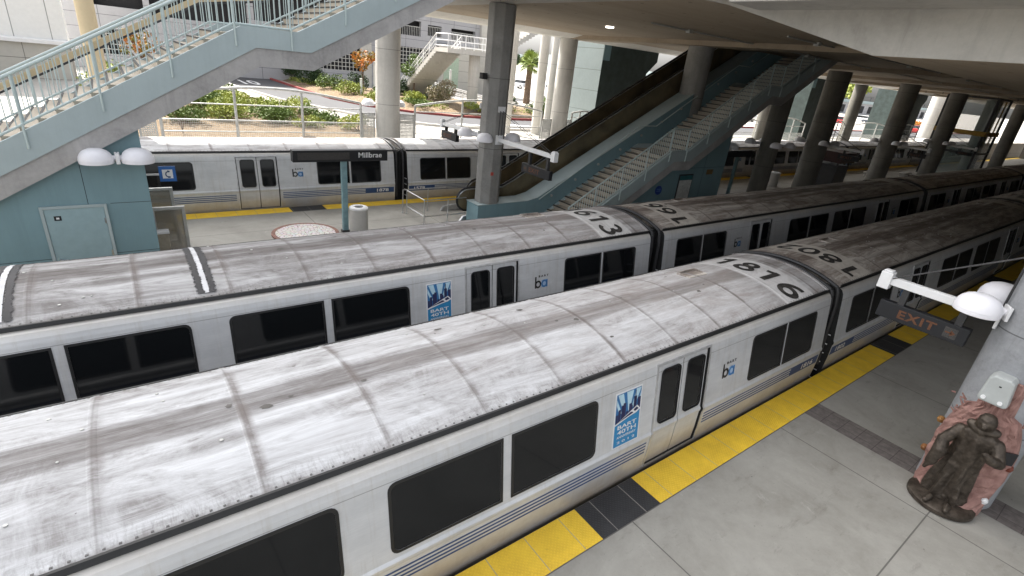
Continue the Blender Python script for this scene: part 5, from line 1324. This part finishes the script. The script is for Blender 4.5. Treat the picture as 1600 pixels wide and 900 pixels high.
MB().tube((1.9, -.2, -.2), (1.9, -.2, 4.45), .45, 18).obj('pier', 'conc_out', t, True); MB().tube((-.2, 7.0, -.2), (-.2, 7.0, .8), .5, 18).obj('pier', 'conc_out', t, True)
# ------------------------------------------------------------------ far right: building, parked cars
t = thing('low_building', 'long low grey building with a blue green roof edge beyond the parked cars', 'building', (110, 78, 1.6))
MB().box(0, 190, 0, 20, 0, 3.6).obj('wall', 'garage', t); MB().box(-1, 191, -1, 21, 3.6, 4.5).obj('roof_edge', plain('blue_grey_fascia', (.28, .36, .38), .6), t)
mb = MB()
for k in range(24): mb.box(4+k*7.8, 8+k*7.8, -.06, 0, .4, 2.8)
mb.obj('window', 'void', t)
mb = MB()
for k in range(26): mb.box(k*7, k*7+.3, .2, .5, 4.5, 5.9)
mb.box(0, 190, .2, .5, 5.8, 6.0); mb.obj('roof_screen', 'darkmetal', t)
def parked_car(x, y, rz, c, label):
    t = thing('parked_car', label, 'car', (x, y, 1.6), rz, group='cars parked in the sunlit lot')
    mb = MB(); P = [(-2.2, .35), (2.2, .35), (2.25, .7), (2.1, .88), (1.0, .98), (-1.5, 1.02), (-2.15, .95), (-2.25, .6)]
    mb.prism(P, 'y', -.88, .88); mb.obj('body', plain('car_paint', c, .25, .2, nz=.03), t, bevel=.08)
    mb = MB(); V = [(1.0, -.82, .97), (-1.7, -.82, .99), (-1.15, -.66, 1.45), (.35, -.66, 1.47), (1.0, .82, .97), (-1.7, .82, .99), (-1.15, .66, 1.45), (.35, .66, 1.47)]
    mb.raw(V, [[0, 1, 2, 3], [4, 7, 6, 5], [0, 3, 7, 4], [1, 5, 6, 2], [3, 2, 6, 7]]); mb.obj('windows', 'glass', t)
    MB().box(-1.15, .35, -.66, .66, 1.452, 1.49).obj('roof', plain('car_paint', c, .25, .2, nz=.03), t, bevel=.02)
    for wx in (-1.4, 1.4):
        for wy in (-.9, .9):
            o = MB().tube((0, -.1, 0), (0, .1, 0), .33, 16).obj('wheel', 'rubber', t, loc=(wx, wy*.92, .33)); MB().tube((0, -.105, 0), (0, .105, 0), .18, 12).obj('rim', 'alu', o)
cs = [((.75, .75, .75), 'white'), ((.45, .46, .48), 'silver'), ((.35, .03, .03), 'red'), ((.06, .07, .09), 'dark'), ((.7, .7, .68), 'pale grey')]
k = 0
for (x, y, ci, w1) in ((62, 40, 0, 'left of the second stair tower, nearest'), (66, 44, 1, 'left of the second stair tower, second'), (72, 40, 4, 'behind the railing under the stairs'), (92, 39, 2, 'right of the second stair tower'), (97, 44, 0, 'left of the yellow green street tree'),
                       (110, 38, 1, 'under the yellow green street tree'), (116, 42, 3, 'right of the street tree trunk'), (122, 47, 0, 'before the low building'), (101, 30, 2, 'left of the bright far column, nearest'), (108, 31, 0, 'by the bright far column'), (133, 40, 1, 'right of the bright far column'), (141, 44, 0, 'at the far right beyond the bright column'),
                       (40, 70, 0, 'far behind the palms, left'), (48, 76, 1, 'far behind the palms, middle'), (58, 78, 3, 'far behind the palms, right')):
    parked_car(x, y, R(90 if k % 2 else 75), cs[ci][0], '%s car parked %s' % (cs[ci][1], w1)); k += 1
# far hills
mb = MB(); rs = random.Random(2); V = []; n = 60
for i in range(n+1):
    x = 100+1500*i/n; hgt = 26+14*math.sin(i*.4)+9*math.sin(i*1.13)+rs.uniform(-2, 2); V += [(x, 1900-i*12, 0), (x, 1960-i*12, hgt), (x, 2300-i*12, hgt*.9)]
F = []
for i in range(n): F += [[3*i, 3*i+1, 3*i+4, 3*i+3], [3*i+1, 3*i+2, 3*i+5, 3*i+4]]
mb.raw(V, F); struct(mb.obj('hills', 'hill'))
for i in range(9):
    tree(52+i*13, 118+((i*37) % 30), 7+(i % 3), 4.2, 'leaf_dark', 'distant dark tree on the skyline, number %d from the left beyond the palms' % (i+1), 60+i, dens=5, size=.6, trunk_r=.25, z=1.6)
